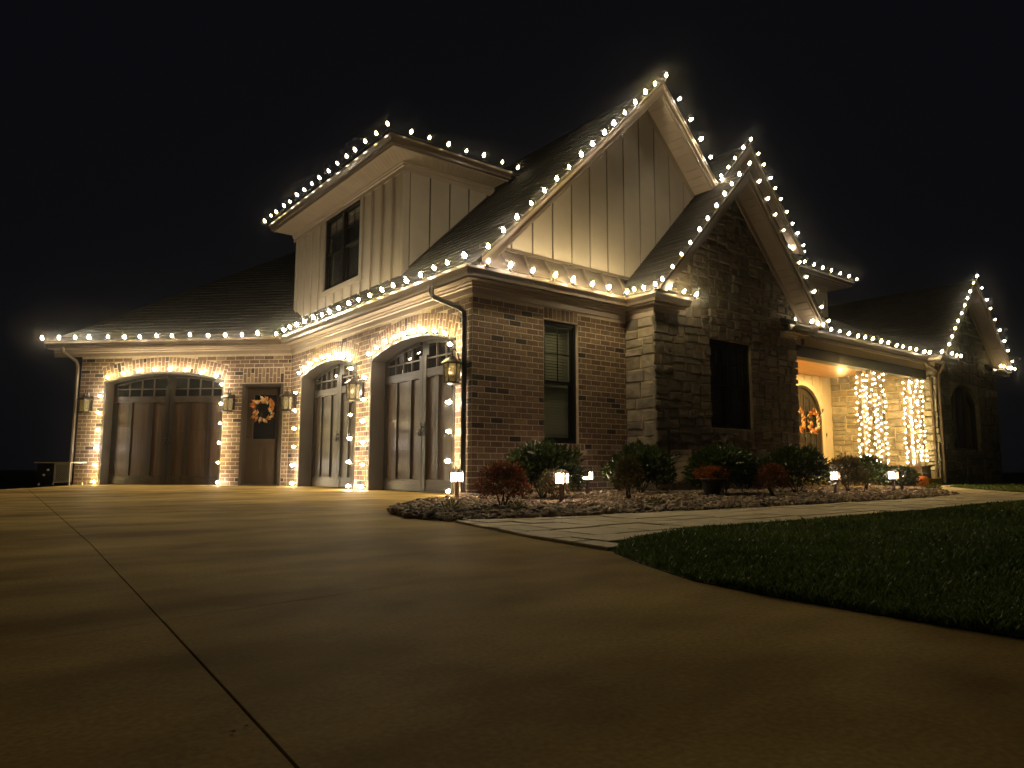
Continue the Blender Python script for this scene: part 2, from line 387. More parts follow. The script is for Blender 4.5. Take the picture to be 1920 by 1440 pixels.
def split(r, w, h, out, rng, lo=.0):
    x0, y0, x1, y1 = r; dx, dy = x1-x0, y1-y0
    if dx <= w*(1+.35*rng.random()) and dy <= h*(1+.35*rng.random()): out.append(r); return
    if dx/w > dy/h:
        c = x0+dx*rng.uniform(.36, .64); split((x0, y0, c, y1), w, h, out, rng); split((c, y0, x1, y1), w, h, out, rng)
    else:
        c = y0+dy*rng.uniform(.36, .64); split((x0, y0, x1, c), w, h, out, rng); split((x0, c, x1, y1), w, h, out, rng)
cells = []; split((-3.1, -5.5, 12, -1.2), .46, .32, cells, random.Random(4))
ca, sa = math.cos(-.05), math.sin(-.05)
for x0, y0, x1, y1 in cells:
    gp = .008
    quad = [(x0+gp, y0+gp), (x1-gp, y0+gp), (x1-gp, y1-gp), (x0+gp, y1-gp)]
    pc = clip_poly(PATH[::-1], quad)
    cl = []
    for p in pc:
        if not cl or (abs(p[0]-cl[-1][0])+abs(p[1]-cl[-1][1])) > .004: cl.append(p)
    if len(cl) > 2 and abs(area2(cl)) > .012:
        slab(cl, 0, .016+R.uniform(-.003, .003), 'paver', M_PAVER, path, .006)

BED = [(-.02, .0), (-.62, -.50), (-1.15, -.92), (-1.75, -1.42), (-2.20, -1.95), (-2.46, -2.45), (-2.61, -2.94)]+TOPE[:9]+[(6.6, -3.0), (7.6, -2.55), (8.9, -1.7), (9.4, -.75), (6.9, -.72), (6.75, -.6), (2.95, -.6), (2.95, -.02)]
b = MB(); b.add([(x, y, .006) for x, y in BED], [tuple(range(len(BED)))]); structure(b.build('planting_bed', M_SOIL))
# river pebbles
rs = np.random.RandomState(3)
ic = np.array([(0, 0, 1), (.894, 0, .447), (.276, .851, .447), (-.724, .526, .447), (-.724, -.526, .447), (.276, -.851, .447),
               (.724, .526, -.447), (-.276, .851, -.447), (-.894, 0, -.447), (-.276, -.851, -.447), (.724, -.526, -.447), (0, 0, -1)])
icf = np.array([(0, 1, 2), (0, 2, 3), (0, 3, 4), (0, 4, 5), (0, 5, 1), (1, 6, 2), (2, 7, 3), (3, 8, 4), (4, 9, 5), (5, 10, 1),
                (2, 6, 7), (3, 7, 8), (4, 8, 9), (5, 9, 10), (1, 10, 6), (6, 11, 7), (7, 11, 8), (8, 11, 9), (9, 11, 10), (10, 11, 6)])
pv, pf = [], []; cnt = 0
while cnt < 20000:
    x, y = rs.uniform(-2.65, 8.9), rs.uniform(-3.8, 0)
    if not inside((x, y), BED) and not (rs.rand() < .006 and -1 < x < 3 and y < -3.6): continue
    dist = math.hypot(x-CAM_POS.x, y-CAM_POS.y)
    if rs.rand() > min(1, 7.0/dist)**1.2: continue
    s = rs.uniform(.012, .029)*(1+.35*(rs.rand() < .12)); sc = np.array([s*rs.uniform(.9, 1.5), s*rs.uniform(.7, 1.), s*rs.uniform(.45, .75)])
    a = rs.uniform(0, 6.28); tl = rs.uniform(-.45, .45); jit = 1+rs.uniform(-.16, .16, (12, 1))
    v = ic*jit*sc; c_, s_ = math.cos(tl), math.sin(tl); v = v@np.array([[c_, 0, s_], [0, 1, 0], [-s_, 0, c_]])
    c_, s_ = math.cos(a), math.sin(a); v = v@np.array([[c_, s_, 0], [-s_, c_, 0], [0, 0, 1]])
    z = .012+abs(rs.normal(0, .010))+.02*noise.noise((x*1.4, y*1.4, 2))
    pv.append(v+np.array([x, y, max(z, .008)])); pf.append(icf+12*cnt); cnt += 1
me = np_mesh('gravel', np.concatenate(pv), np.concatenate(pf), M_GRAVEL, 3)
me.polygons.foreach_set('use_smooth', [True]*len(me.polygons))
link('gravel', me, kind='stuff')

# lawn with real blades
LAWN1 = [(-2.93, -5.28), (-3.1, -5.58), (-3.28, -5.96), (-3.34, -6.3), (-3.36, -6.85), (-3.25, -7.4), (-2.9, -8.4), (-1.0, -12), (25, -12), (25, -5.5), (7.4, -5.25)]+BOTE[6:-1]
LAWN2 = [(11.6, -1.3), (10.3, -1.58), (9.0, -2.43), (7.88, -3.2), (7.25, -3.75), (7.45, -5.2), (25, -5.45), (25, -.8), (12.05, -.9)]
b = MB()
for P_ in (LAWN1, LAWN2): b.prism([(x, y, -.05) for x, y in P_], [(x, y, .003) for x, y in P_])
structure(b.build('lawn', M_LAWN))
gv = []; n = 0
def blades(poly, count, xr, yr, hmax=.040):
    global n
    got = 0; tries = 0
    while got < count and tries < count*30:
        tries += 1
        # sample by distance from the camera so that the turf thins out only where blades are under a pixel
        rr = math.exp(rs.uniform(math.log(1.6), math.log(20))); th = rs.uniform(-.05, 1.35)
        x, y = CAM_POS.x+rr*math.cos(th-.12), CAM_POS.y+rr*math.sin(th-.12)
        if not (xr[0] < x < xr[1] and yr[0] < y < yr[1]) or not inside((x, y), poly): continue
        h = rs.uniform(.55, 1)*hmax*(1+.5*noise.noise((x*2.2, y*2.2, 0)))*min(1, .75+.04*rr); w = rs.uniform(.0012, .0024)*max(1, rr/3.2)
        a = rs.uniform(0, 6.28); ln = rs.uniform(.15, .9)*h; la = rs.uniform(0, 6.28)
        dx, dy = math.cos(a)*w, math.sin(a)*w; lx, ly = math.cos(la)*ln, math.sin(la)*ln
        gv.append(((x-dx, y-dy, .001), (x+dx, y+dy, .001), (x+lx*.45+dx*.7, y+ly*.45+dy*.7, .001+h*.62), (x+lx, y+ly, .001+h*.95)))
        got += 1
blades(LAWN1, 110000, (-4, 12), (-9, -4.4)); blades(LAWN2, 5000, (7, 18), (-5.4, -.8))
G = np.array(gv, np.float32).reshape(-1, 3)
link('grass', np_mesh('grass', G, np.arange(len(G)).reshape(-1, 4), M_GRASS, 4), kind='stuff')

# ------------------------------------------------------------------ the house
house = thing('house', 'large brick and stone house with steep gables and three arched garage doors', 'house')
FR = Frame((0, 0), (1, 0))                    # brick front, faces -Y
GA = Frame((0, 6.29), (0, -1))                # garage wall, faces -X, s = 6.29 - y
LWL = 4.54
LW = Frame((-LWL*Q, 6.29+LWL*Q), (1, -1))     # angled left wing, s from its outer end
SX0, SX1, SY = 2.89, 6.75, -.56
SF = Frame((SX0, SY), (1, 0)); SR = Frame((SX0, 0), (0, -1))
PX = 12.4; WY = -.70; WX1 = 16.2; YB = 1.75
PW = Frame((PX, YB), (0, -1)); WF = Frame((PX, WY), (1, 0))
ZT = 2.62; ZS = 2.77

def arch(a, b_, spring, rise, grow=0.):
    hw = (b_-a)/2; Rr = hw*hw/(2*rise)+rise/2; zc = spring+rise-Rr; mid = (a+b_)/2
    f = lambda s: zc+math.sqrt(max(0, (Rr+grow)**2-(s-mid)**2))
    f.R, f.zc, f.mid, f.half = Rr, zc, mid, math.asin(hw/Rr)
    return f
NEAR = (GA.o.y-2.83, GA.o.y-.38, 2.08, .20); FARD = (GA.o.y-5.72, GA.o.y-3.33, 2.08, .20)
LWD = (LWL-3.99, LWL-1.40, 2.10, .19); LWE = (LWL-1.0, LWL-.14, 2.02)

def wall_slab(F, s0, s1, z0, z1, ops, mat_, name, th=.3, ends=(0, 0)):
    b = MB(); x = s0
    for op in sorted(ops):
        a, c = op[0], op[1]
        if a > x: b.fbox(F, x, a, z0, z1, -th, 0)
        if len(op) == 4:
            A = arch(*op); pts = [(a+(c-a)*i/20, A(a+(c-a)*i/20)) for i in range(21)]
            b.fpoly(F, pts+[(c, z1), (a, z1)], -th, 0)
        elif len(op) == 3: b.fbox(F, a, c, op[2], z1, -th, 0)
        else: b.fbox(F, a, c, op[2], z1, -th, 0); b.fbox(F, a, c, z0, op[3], -th, 0)
        x = c
    if x < s1: b.fbox(F, x, s1, z0, z1, -th, 0)
    return b.build(name, mat_, house)

FW = (1.22, 1.87, 2.44, .70, 0)     # front window: s0, s1, top, bottom
w_front = wall_slab(FR, 0, SX0, 0, ZT, [FW], M_MORTAR, 'brick_wall')
w_gar = wall_slab(GA, 0, 5.989, 0, ZT, [NEAR, FARD], M_MORTAR, 'brick_wall')
# the piece of the garage wall at the house corner is the end of the front slab
w_lw = wall_slab(LW, 0, LWL, 0, ZT, [LWD, LWE], M_MORTAR, 'brick_wall')

BR = []       # (frame, s, t, w, h, rotation, parent)
BL, BH, JT, CO = .1915, .0670, .0120, .0782
def courses(F, s0, s1, z0, z1, blocked, parent, seed):
    rg = random.Random(seed); k = 0; t = z0
    while t+BH <= z1+.012:
        t1 = min(t+BH, z1-.003)
        blk = []
        for fn in blocked: blk += fn(t, t1)
        x = s0-(0 if k % 2 else .5*(BL+JT))
        while x < s1:
            segs = [(max(x, s0), min(x+BL, s1))]
            for a, c in blk:
                ns = []
                for p, q in segs:
                    if c <= p or a >= q: ns.append((p, q)); continue
                    if a-p > .025: ns.append((p, a-JT*.6))
                    if q-c > .025: ns.append((c+JT*.6, q))
                segs = ns
            for p, q in segs:
                if q-p > .03: BR.append((F, (p+q)/2, (t+t1)/2+rg.uniform(-.002, .002), q-p, t1-t, rg.uniform(-.006, .006), parent))
            x += BL+JT
        t += CO; k += 1
RING = .30
def blk_arch(op):
    A = arch(*op, grow=RING); a, c = op[0], op[1]; ho = A.R+RING
    def fn(t0, t1):
        out = []
        if t0 < op[2]-.02: out.append((a, c))
        if t1 > op[2]-.02 and t0 < op[2]+op[3]+RING:
            w = math.sqrt(max(0, ho*ho-(max(t0, op[2]-.01)-A.zc)**2)); w = min(w, ho*math.sin(A.half)+.02)
            # the springer joint slopes; take its mean at this course
            tt = min(max(((t0+t1)/2-op[2])/RING, 0), 1); wl = (c-a)/2+tt*RING*math.sin(A.half)
            w2 = math.sqrt(max(0, ho*ho-((t0+t1)/2-A.zc)**2)); w = min(wl, w2)
            if w > .02: out.append((A.mid-w, A.mid+w))
        return out
    return fn
def blk_rect(a, c, z0, z1): return lambda t0, t1: [(a, c)] if (t1 > z0+.01 and t0 < z1-.01) else []
def ring(F, op, parent, seed):
    A = arch(*op); rg = random.Random(seed); n = int(2*A.half*(A.R+.1)/CO)
    for i in range(n):
        an = -A.half+2*A.half*(i+.5)/n; lo, hi = (.004, .198) if i % 2 else (.004, .093)
        for r0, r1 in ((lo, hi), (hi+JT, RING-.004)):
            rc = A.R+(r0+r1)/2; wd = 2*A.half*rc/n-JT
            BR.append((F, A.mid+rc*math.sin(an), A.zc+rc*math.cos(an), wd, r1-r0, -an+rg.uniform(-.008, .008), parent))
def soldier(F, a, c, z0, z1, parent, stag=False):
    n = max(2, round((c-a)/CO)); w = (c-a)/n
    for i in range(n):
        s = a+(i+.5)*w
        if stag:
            zm = z0+(z1-z0)*(.36 if i % 2 else .64)
            BR.append((F, s, (z0+zm)/2, w-JT, zm-z0-JT, 0, parent)); BR.append((F, s, (zm+z1)/2, w-JT, z1-zm-JT, 0, parent))
        else: BR.append((F, s, (z0+z1)/2, w-JT, z1-z0-JT, 0, parent))
fw0, fw1 = FW[0]-.02, FW[1]+.02
courses(FR, .004, SX0, .004, ZT, [blk_rect(FW[0], FW[1], .6, 2.6), blk_rect(fw0-.1, fw1+.1, .6, .70)], w_front, 1)
soldier(FR, FW[0], FW[1], 2.45, 2.615, w_front); soldier(FR, fw0-.09, fw1+.09, .605, .70, w_front)
courses(GA, .0, 6.286, .004, ZT, [blk_arch(NEAR), blk_arch(FARD)], w_gar, 2); ring(GA, NEAR, w_gar, 5); ring(GA, FARD, w_gar, 6)
courses(LW, .004, LWL-.01, .004, ZT, [blk_arch(LWD), blk_rect(LWE[0], LWE[1], 0, 2.34)], w_lw, 3); ring(LW, LWD, w_lw, 7)
soldier(LW, LWE[0], LWE[1], 2.03, 2.335, w_lw, True)

def unit_brick(w=1., h=1., c=.05):
    v = [(-.5*w, -.5*h, -.02), (.5*w, -.5*h, -.02), (.5*w, .5*h, -.02), (-.5*w, .5*h, -.02)]
    v += [(x, y, .0006) for x, y, _ in v[:4]]
    e = .003
    v += [((-.5*w+e), (-.5*h+e), .0028), ((.5*w-e), (-.5*h+e), .0028), ((.5*w-e), (.5*h-e), .0028), ((-.5*w+e), (.5*h-e), .0028)]
    f = [(8, 9, 10, 11)]
    for i in range(4):
        j = (i+1) % 4; f += [(i, j, 4+j, 4+i), (4+i, 4+j, 8+j, 8+i)]
    return v, f
_bm = {}
def brick_mesh(w, h):
    k = (round(w, 3), round(h, 3))
    if k not in _bm:
        b = MB(); b.add(*unit_brick(*k)); _bm[k] = b.mesh('brick', M_BRICK)
    return _bm[k]
def screen_area(M, w, h, hide=None):
    q = [project(M@Vector((x*w/2, y*h/2, .01))) for x, y in ((-1, -1), (1, -1), (1, 1), (-1, 1))]
    if any(p is None or not (0 <= p[0] <= 1920 and 0 <= p[1] <= 1440) for p in q): return 0
    return abs(area2([(p[0], p[1]) for p in q]))
rows = []
for F, s, t, w, h, a, par in BR:
    M = F.m(s, t)@Matrix.Rotation(a, 4, 'Z'); ar = screen_area(M, w, h)
    if F is FR and t < .42 and s > .2: ar *= .2        # behind the shrubs
    if F is GA and t < 2.5 and s > 6.29-.36 and s < 6.29-.0 : ar *= .6
    rows.append((ar, M, w, h, par))
rows.sort(key=lambda r: -r[0])
for ar, M, w, h, par in rows[:298]: link('brick', brick_mesh(w, h), par, M=M)
b = MB()
for ar, M, w, h, par in rows[298:]:
    v, f = unit_brick(w, h); b.add([M@Vector(x) for x in v], f)
b.build('brickwork', M_BRICK, house, kind='stuff')

# ---- stone
ST = []
def stone_piece(F, poly, rg):
    """poly: 2-D outline; a rough-faced stone standing proud of the mortar"""
    n = len(poly); c = (sum(p[0] for p in poly)/n, sum(p[1] for p in poly)/n)
    out = []
    for i, p in enumerate(poly):
        out.append(p); q = poly[(i+1) % n]
        L = math.hypot(q[0]-p[0], q[1]-p[1])
        if L > .13: out.append((p[0]+(q[0]-p[0])*.5+rg.uniform(-.007, .007), p[1]+(q[1]-p[1])*.5+rg.uniform(-.007, .007)))
    n = len(out); d = rg.uniform(.012, .045)
    base = [F.p(s, t, -.02) for s, t in out]; mid = [F.p(s, t, d*.55) for s, t in out]
    fr = []
    for s, t in out:
        k = rg.uniform(.80, .9); fr.append(F.p(c[0]+(s-c[0])*k, c[1]+(t-c[1])*k, d+rg.uniform(-.006, .008)))
    cen = [F.p(c[0]+rg.uniform(-.03, .03), c[1]+rg.uniform(-.02, .02), d+rg.uniform(-.006, .012))]
    v = base+mid+fr+cen; f = []
    for i in range(n):
        j = (i+1) % n; f += [(i, j, n+j, n+i), (n+i, n+j, 2*n+j, 2*n+i), (2*n+i, 2*n+j, 3*n)]
    return v, f
def stones(F, rects, parent, seed, w=.29, h=.165, cut=None):
    rg = random.Random(seed); out = []
    for r in rects: split(r, w, h, out, rg)
    for x0, y0, x1, y1 in out:
        j = lambda: rg.uniform(-.011, .011); gp = .010
        poly = [(x0+gp+j(), y0+gp+j()), (x1-gp+j(), y0+gp+j()), (x1-gp+j(), y1-gp+j()), (x0+gp+j(), y1-gp+j())]
        if cut: poly = clip_poly(poly, cut)
        if len(poly) < 3 or abs(area2(poly)) < .002: continue
        pr = [project(F.p(s, t, .02)) for s, t in poly]
        ar = abs(area2([(p[0], p[1]) for p in pr])) if all(p and 0 <= p[0] <= 1920 for p in pr) else 0
        ST.append((ar, stone_piece(F, poly, rg), parent))
def around(s0, s1, z0, z1, win):
    a, c, t0, t1 = win
    return [(s0, z0, a, z1), (c, z0, s1, z1), (a, z0, c, t0), (a, t1, c, z1)]
SWIN = (4.22-SX0, 5.36-SX0, 1.0, 2.44)
SPK = 4.93; SEZ = 2.92; SHW = 2.33; SSL = 1.035      # stone gable: ridge x, eave z, half width, slope
SWL = SX1-SX0
def gable_top(x): return SEZ+(SHW-abs(x-SPK))*SSL
b = MB()
for r in around(0, SWL, 0, 2.60, SWIN): b.fbox(SF, r[0], r[2], r[1], r[3], -.26, 0)
b.fpoly(SF, [(0, 2.6), (SWL, 2.6), (SWL, gable_top(SX1)-.12), (SPK-SX0, gable_top(SPK)-.12), (0, gable_top(SX0)-.12)], -.26, 0)
b.fbox(SR, 0, .299, 0, ZT+.2, -.26, 0)
w_stone = b.build('stone_wall', M_SMORTAR, house)
tri = [(-.03, 0), (SWL+.03, 0), (SWL+.03, gable_top(SX1)-.14), (SPK-SX0, gable_top(SPK)-.14), (-.03, gable_top(SX0)-.14)]
stones(SF, around(-.03, SWL+.03, .0, 4.6, SWIN)+[(-.03, 4.6, SWL, 5.4)], w_stone, 21, cut=tri)
stones(SR, [(.0, 0, .585, ZT)], w_stone, 23, w=.36, h=.2)
b = MB(); b.fbox(PW, .0, YB-WY, 0, 2.9, -.26, 0); w_pst = b.build('stone_wall', M_SMORTAR, house)
stones(PW, [(.0, .1, YB-WY, 2.68)], w_pst, 25, w=.34, h=.19)
WWIN = (.82, 2.55, .80, 1.95); WPK = (WX1+PX)/2; WHW = (WX1-PX)/2+.24; WSL = .965; WEZ = 2.92
def wing_top(x): return WEZ+(WHW-abs(x-WPK))*WSL
b = MB(); wl = WX1-PX
AW = arch(WWIN[0], WWIN[1], 1.95, .45)
apt = [(WWIN[0]+(WWIN[1]-WWIN[0])*i/16, AW(WWIN[0]+(WWIN[1]-WWIN[0])*i/16)) for i in range(17)]
b.fbox(WF, 0, WWIN[0], 0, 2.8, -.26, 0); b.fbox(WF, WWIN[1], wl, 0, 2.8, -.26, 0); b.fbox(WF, WWIN[0], WWIN[1], 0, .8, -.26, 0)
b.fpoly(WF, apt+[(WWIN[1], 2.8), (WWIN[0], 2.8)], -.26, 0)
b.fpoly(WF, [(0, 2.8), (wl, 2.8), (wl, wing_top(WX1)-.1), (WPK-PX, wing_top(WPK)-.1), (0, wing_top(PX)-.1)], -.26, 0)
w_wing = b.build('stone_wall', M_SMORTAR, house)
wtri = [(-.03, 0), (wl, 0), (wl, wing_top(WX1)-.12), (WPK-PX, wing_top(WPK)-.12), (-.03, wing_top(PX)-.12)]
stones(WF, [(-.03, 0, WWIN[0], 5), (WWIN[1], 0, wl, 5), (WWIN[0], 0, WWIN[1], .8), (WWIN[0], 2.42, WWIN[1], 5)], w_wing, 27, w=.42, h=.24, cut=wtri)
ST.sort(key=lambda r: -r[0])
for ar, (v, f), par in ST[:298]:
    b = MB(); b.add(v, f); b.build('stone', M_STONE, par)
b = MB()
for ar, (v, f), par in ST[298:]: b.add(v, f)
b.build('stonework', M_STONE, house, kind='stuff')

# ---- roofs
def shingled(name, o, along, up, poly, exp=.14, wid=.30, shin=True, th=.05, seed=0):
    """poly in (a, b): a metres along the eave, b metres up the slope; deck plus wedge-shaped shingles"""
    o = Vector(o); al = Vector(along).normalized(); upv = Vector(up).normalized(); nr = al.cross(upv)
    if nr.z < 0: nr = -nr
    P = lambda a, b_, n_=0.: o+al*a+upv*b_+nr*n_
    if area2(poly) < 0: poly = poly[::-1]
    d = MB(); d.prism([P(a, b_, -th) for a, b_ in poly], [P(a, b_, 0) for a, b_ in poly])
    ro = d.build(name, M_SHINGLE, house)
    if not shin: return ro
    rg = random.Random(seed); mb = MB()
    a0, a1 = min(p[0] for p in poly), max(p[0] for p in poly); b0, b1 = min(p[1] for p in poly), max(p[1] for p in poly)
    t = b0-.02; k = 0
    while t < b1:
        x = a0-rg.random()*wid
        while x < a1:
            w_ = wid*rg.choice((.5, .7, 1., 1.2)); lo = t+rg.choice((0, 0, .012, .02))
            q = clip_poly([(x, lo), (x+w_-.004, lo), (x+w_-.004, t+exp+.02), (x, t+exp+.02)], [(a-.0, c) for a, c in poly] if t > b0 else [(a, c-.03) for a, c in poly])
            if len(q) > 2:
                bot = [P(a, c, .001) for a, c in q]
                hgt = rg.choice((.006, .006, .011))
                top = [P(a, c, .002+hgt*(1-(c-t)/(exp+.02))) for a, c in q]
                n_ = len(q); mb.add(bot+top, [tuple(range(n_, 2*n_))]+[(i, (i+1) % n_, n_+(i+1) % n_, n_+i) for i in range(n_)])
            x += w_
        t += exp; k += 1
    mb.build('shingles', M_SHINGLE, ro, kind='stuff'); return ro
MR = 3.42; MEX = -.22; MEZ = 2.92; RK = -.40
S2 = math.sqrt(2)
L_ = (MR-MEX)*S2
# main garage roof, left slope (valley with the left wing at the back)
shingled('roof', (MEX, RK, MEZ), (0, 1, 0), (1, 0, 1), [(0, 0), (6.17-RK, 0), (10.2-RK, L_), (0, L_)], seed=1)
shingled('roof', (2*MR-MEX, RK, MEZ), (0, 1, 0), (-1, 0, 1), [(0, 0), (10-RK, 0), (10-RK, L_), (0, L_)], seed=2)
# left wing: front slope with a hip at its outer end
sl = .80; k_ = math.hypot(1, sl)
off = LW.p(LWL, MEZ, .22); lwl0 = LWL-.13
ro = LW.p(0, MEZ, .22); up = (-LW.n.x, -LW.n.y, sl)
shingled('roof', ro, LW.u, up, [(-.62, 0), (lwl0, 0), (LWL+4.2, 3.6*k_), (-.62+3.6, 3.6*k_)], seed=3)
hp = LW.p(-.62, MEZ, .22)
shingled('roof', hp, (-LW.n.x, -LW.n.y, 0), (LW.u.x, LW.u.y, sl), [(0, 0), (7.2, 0), (3.6, 3.6*k_)], seed=4, shin=False)
# stone gable roof
for sx, sd in ((1, 5), (-1, 6)):
    hl = math.hypot(SHW, SHW*SSL)
    shingled('roof', (SPK-sx*SHW, -.94, SEZ), (0, 1, 0), (sx, 0, SSL), [(0, 0), (2.4, 0), (2.4, hl), (0, hl)], seed=sd)
# dormer hip roof
DX, DY0, DY1, DZ = .30, 2.42, 7.03, 5.33
dsl = .42; dk = math.hypot(1, dsl)
shingled('roof', (-.19, 1.90, 5.47), (0, 1, 0), (1, 0, dsl), [(0, 0), (5.35, 0), (5.35, 2.5*dk), (2.5, 2.5*dk)], seed=7)
shingled('roof', (-.19, 1.90, 5.47), (1, 0, 0), (0, 1, dsl), [(0, 0), (2.5, 0), (2.5, 2.5*dk)], seed=8)
# upper entry block: gable + hipped eave
UPK, UHW, UEZ, USL, UY = 7.62, 1.97, 5.16, 1.03, .74
hl = math.hypot(UHW, UHW*USL)
for sx, sd in ((1, 9), (-1, 10)):
    shingled('roof', (UPK-sx*UHW, UY, UEZ), (0, 1, 0), (sx, 0, USL), [(0, 0), (4.4, 0), (4.4, hl), (0, hl)], seed=sd)
shingled('roof', (9.5, 1.31, 5.18), (1, 0, 0), (0, 1, .5), [(0, 0), (3.4, 0), (.8, 2.6*1.118), (0, 2.6*1.118)], seed=11)
shingled('roof', (PX+.5, 1.31, 5.18), (0, 1, 0), (-1, 0, .5), [(0, 0), (4, 0), (4, 2.6*1.118), (2.6, 2.6*1.118)], seed=12, shin=False)
# porch roof and wing roof
pk = math.hypot(1, .55)
shingled('roof', (6.9, -.67, MEZ), (1, 0, 0), (0, 1, .55), [(0, 0), (5.55, 0), (5.55, 2.42*pk), (0, 2.42*pk)], seed=13)
hl = math.hypot(WHW, WHW*WSL)
shingled('roof', (WPK-WHW, -1.07, WEZ), (0, 1, 0), (1, 0, WSL), [(0, 0), (4.9, 0), (4.9, hl), (0, hl)], seed=14)
shingled('roof', (WPK+WHW, -1.07, WEZ), (0, 1, 0), (-1, 0, WSL), [(0, 0), (4.9, 0), (4.9, hl), (0, hl)], seed=15, shin=False)

# standing-seam pent roof under the big gable
b = MB(); b.prism([(-.1, -.215, 2.90), (.34, .02, 3.31), (.34, .02, 3.25), (-.1, -.205, 2.86)], [(SX0-.05, -.215, 2.90), (SX0-.05, .02, 3.31), (SX0-.05, .02, 3.25), (SX0-.05, -.205, 2.86)])
pent = b.build('metal_roof', M_METAL, house)
for i in range(8):
    x = .10+.375*i; b = MB()
    b.prism([(x-.011, -.218, 2.895), (x-.011, .0, 3.275), (x-.011, -.03, 3.295), (x-.011, -.245, 2.925)], [(x+.011, -.218, 2.895), (x+.011, .0, 3.275), (x+.011, -.03, 3.295), (x+.011, -.245, 2.925)])
    b.build('roof_seam', M_METAL, pent)
b = MB(); b.box(.2, SX0+.3, -.035, -.002, 3.285, 3.325); b.build('flashing', M_METAL, pent)

# ---- eaves: frieze, soffit, fascia, gutter swept along the wall lines
def eave(path_, z=ZS, deep=.20, frieze=True, soff=True):
    if frieze:
        b = MB(); sweep(b, path_, [(.002, z-.15), (.020, z-.15), (.020, z-.075), (.040, z-.06), (.040, z-.035), (.055, z-.018), (.055, z+.01), (.002, z+.01)])
        b.build('frieze', M_TRIM, house)
    if soff:
        b = MB(); P0 = offset(path_, .0); P1 = offset(path_, deep)
        for i in range(len(P0)-1):
            L = (P1[i+1]-P1[i]).length; n_ = max(1, int(L/.10))
            for j in range(n_):
                f0, f1 = j/n_, (j+1)/n_-.006/max(L, .1)
                q = [P0[i].lerp(P0[i+1], f0), P0[i].lerp(P0[i+1], f1), P1[i].lerp(P1[i+1], f1), P1[i].lerp(P1[i+1], f0)]
                b.prism([(p.x, p.y, z+.002) for p in q], [(p.x, p.y, z+.012) for p in q])
        so = b.build('soffit', M_TRIM, house, kind='stuff')
    b = MB(); sweep(b, path_, [(deep-.02, z-.012), (deep, z-.012), (deep, z+.13), (deep-.02, z+.13)]); b.build('fascia', M_TRIM, house)
    b = MB(); sweep(b, path_, [(deep+.002, z+.004), (deep+.062, z+.004), (deep+.068, z+.040), (deep+.112, z+.088), (deep+.112, z+.126), (deep+.104, z+.126),
                               (deep+.104, z+.094), (deep+.058, z+.045), (deep+.054, z+.014), (deep+.010, z+.014), (deep+.010, z+.12), (deep+.002, z+.12)])
    return b.build('gutter', M_GUTTER, house)
LWEND = LW.p(0, 0)
ext = LW.p(-.62, 0)
eave([(ext.x, ext.y), (0, 6.29), (0, 0), (SX0, 0), (SX0, SY), (3.42, SY)])
eave([(6.28, SY), (SX1, SY), (SX1, -.46)])
eave([(SX1+.02, -.43), (PX-.33, -.43)], frieze=False)
eave([(PX, -.44), (PX, WY), (13.05, WY)])
eave([(15.5, WY), (WX1, WY), (WX1, 2.5)])
eave([(DX, DY1+.15), (DX, DY0), (2.1, DY0)], z=DZ, deep=.46)
eave([(8.95, 1.10), (9.45, 1.10), (9.45, 1.4)], z=5.03, deep=.14)
eave([(9.5, YB), (PX, YB), (PX, 5)], z=5.03, deep=.40)

for x0, x1, y in ((SX0-.20, 3.42, SY), (6.30, SX1+.20, SY), (PX-.2, 13.05, WY), (15.5, WX1+.2, WY)):
    b = MB(); b.prism([(x0, y-.215, 2.90), (x0, y-.005, 3.06), (x0, y-.005, 2.90)], [(x1, y-.215, 2.90), (x1, y-.005, 3.06), (x1, y-.005, 2.90)]); b.build('return_cap', M_SHINGLE, house)

# ---- rakes
def rake(pk, hw, ez, slp, yf, yw, panels=True, mat_=M_TRIM, right=True, left=True, foot=0.):
    """fascia, drip edge and soffit under both slopes of a gable that overhangs from yw out to yf"""
    top = ez+hw*slp
    sides = ([-1] if left else [])+([1] if right else [])
    for sg in sides:
        x1 = pk+sg*(hw-foot); z1 = ez+foot*slp
        def ch(o0, o1, y0, y1):      # band between vertical drops o0 and o1 below the roof surface
            q = clip([(pk, top-o0), (x1, z1-o0), (x1, z1-o1), (pk, top-o1)], (0, ez-.02), (1, ez-.02)); b = MB(); b.ypoly(q, y0, y1); return b
        ch(.052, .20, yf+.004, yf+.026).build('rake_board', mat_, house)
        ch(.030, .105, yf-.018, yf+.004).build('rake_trim', mat_, house)
        ch(-.022, .0285, yf-.026, yf+.01).build('drip_edge', M_METAL, house)
        ch(.20, .215, yf+.026, yw).build('soffit', mat_, house)
        so = house.children[-1]
        if panels:
            L = math.hypot(hw-foot, (hw-foot)*slp); n_ = int(L/.145)
            for i in range(n_):
                f0, f1 = (i+.06)/n_, (i+.94)/n_
                b = MB(); pts = []
                for f in (f0, f1): pts.append((pk+(x1-pk)*f, top+(z1-top)*f))
                (xa, za), (xb, zb) = pts
                if min(za, zb)-.228 < ez-.02: continue
                b.ypoly([(xa, za-.216), (xb, zb-.216), (xb, zb-.228), (xa, za-.228)], yf+.03, yw-.03); b.build('soffit_board', mat_, so)
        ch(.2155, .36, yw-.026, yw-.002).build('rake_frieze', mat_, house)
rake(MR, MR-MEX, MEZ, 1., RK, 0., foot=.08)
rake(SPK, SHW, SEZ, SSL, -.93, SY-.045)
rake(WPK, WHW, WEZ, WSL, -1.06, WY-.045)
rake(UPK, UHW, UEZ, USL, UY, 1.1)

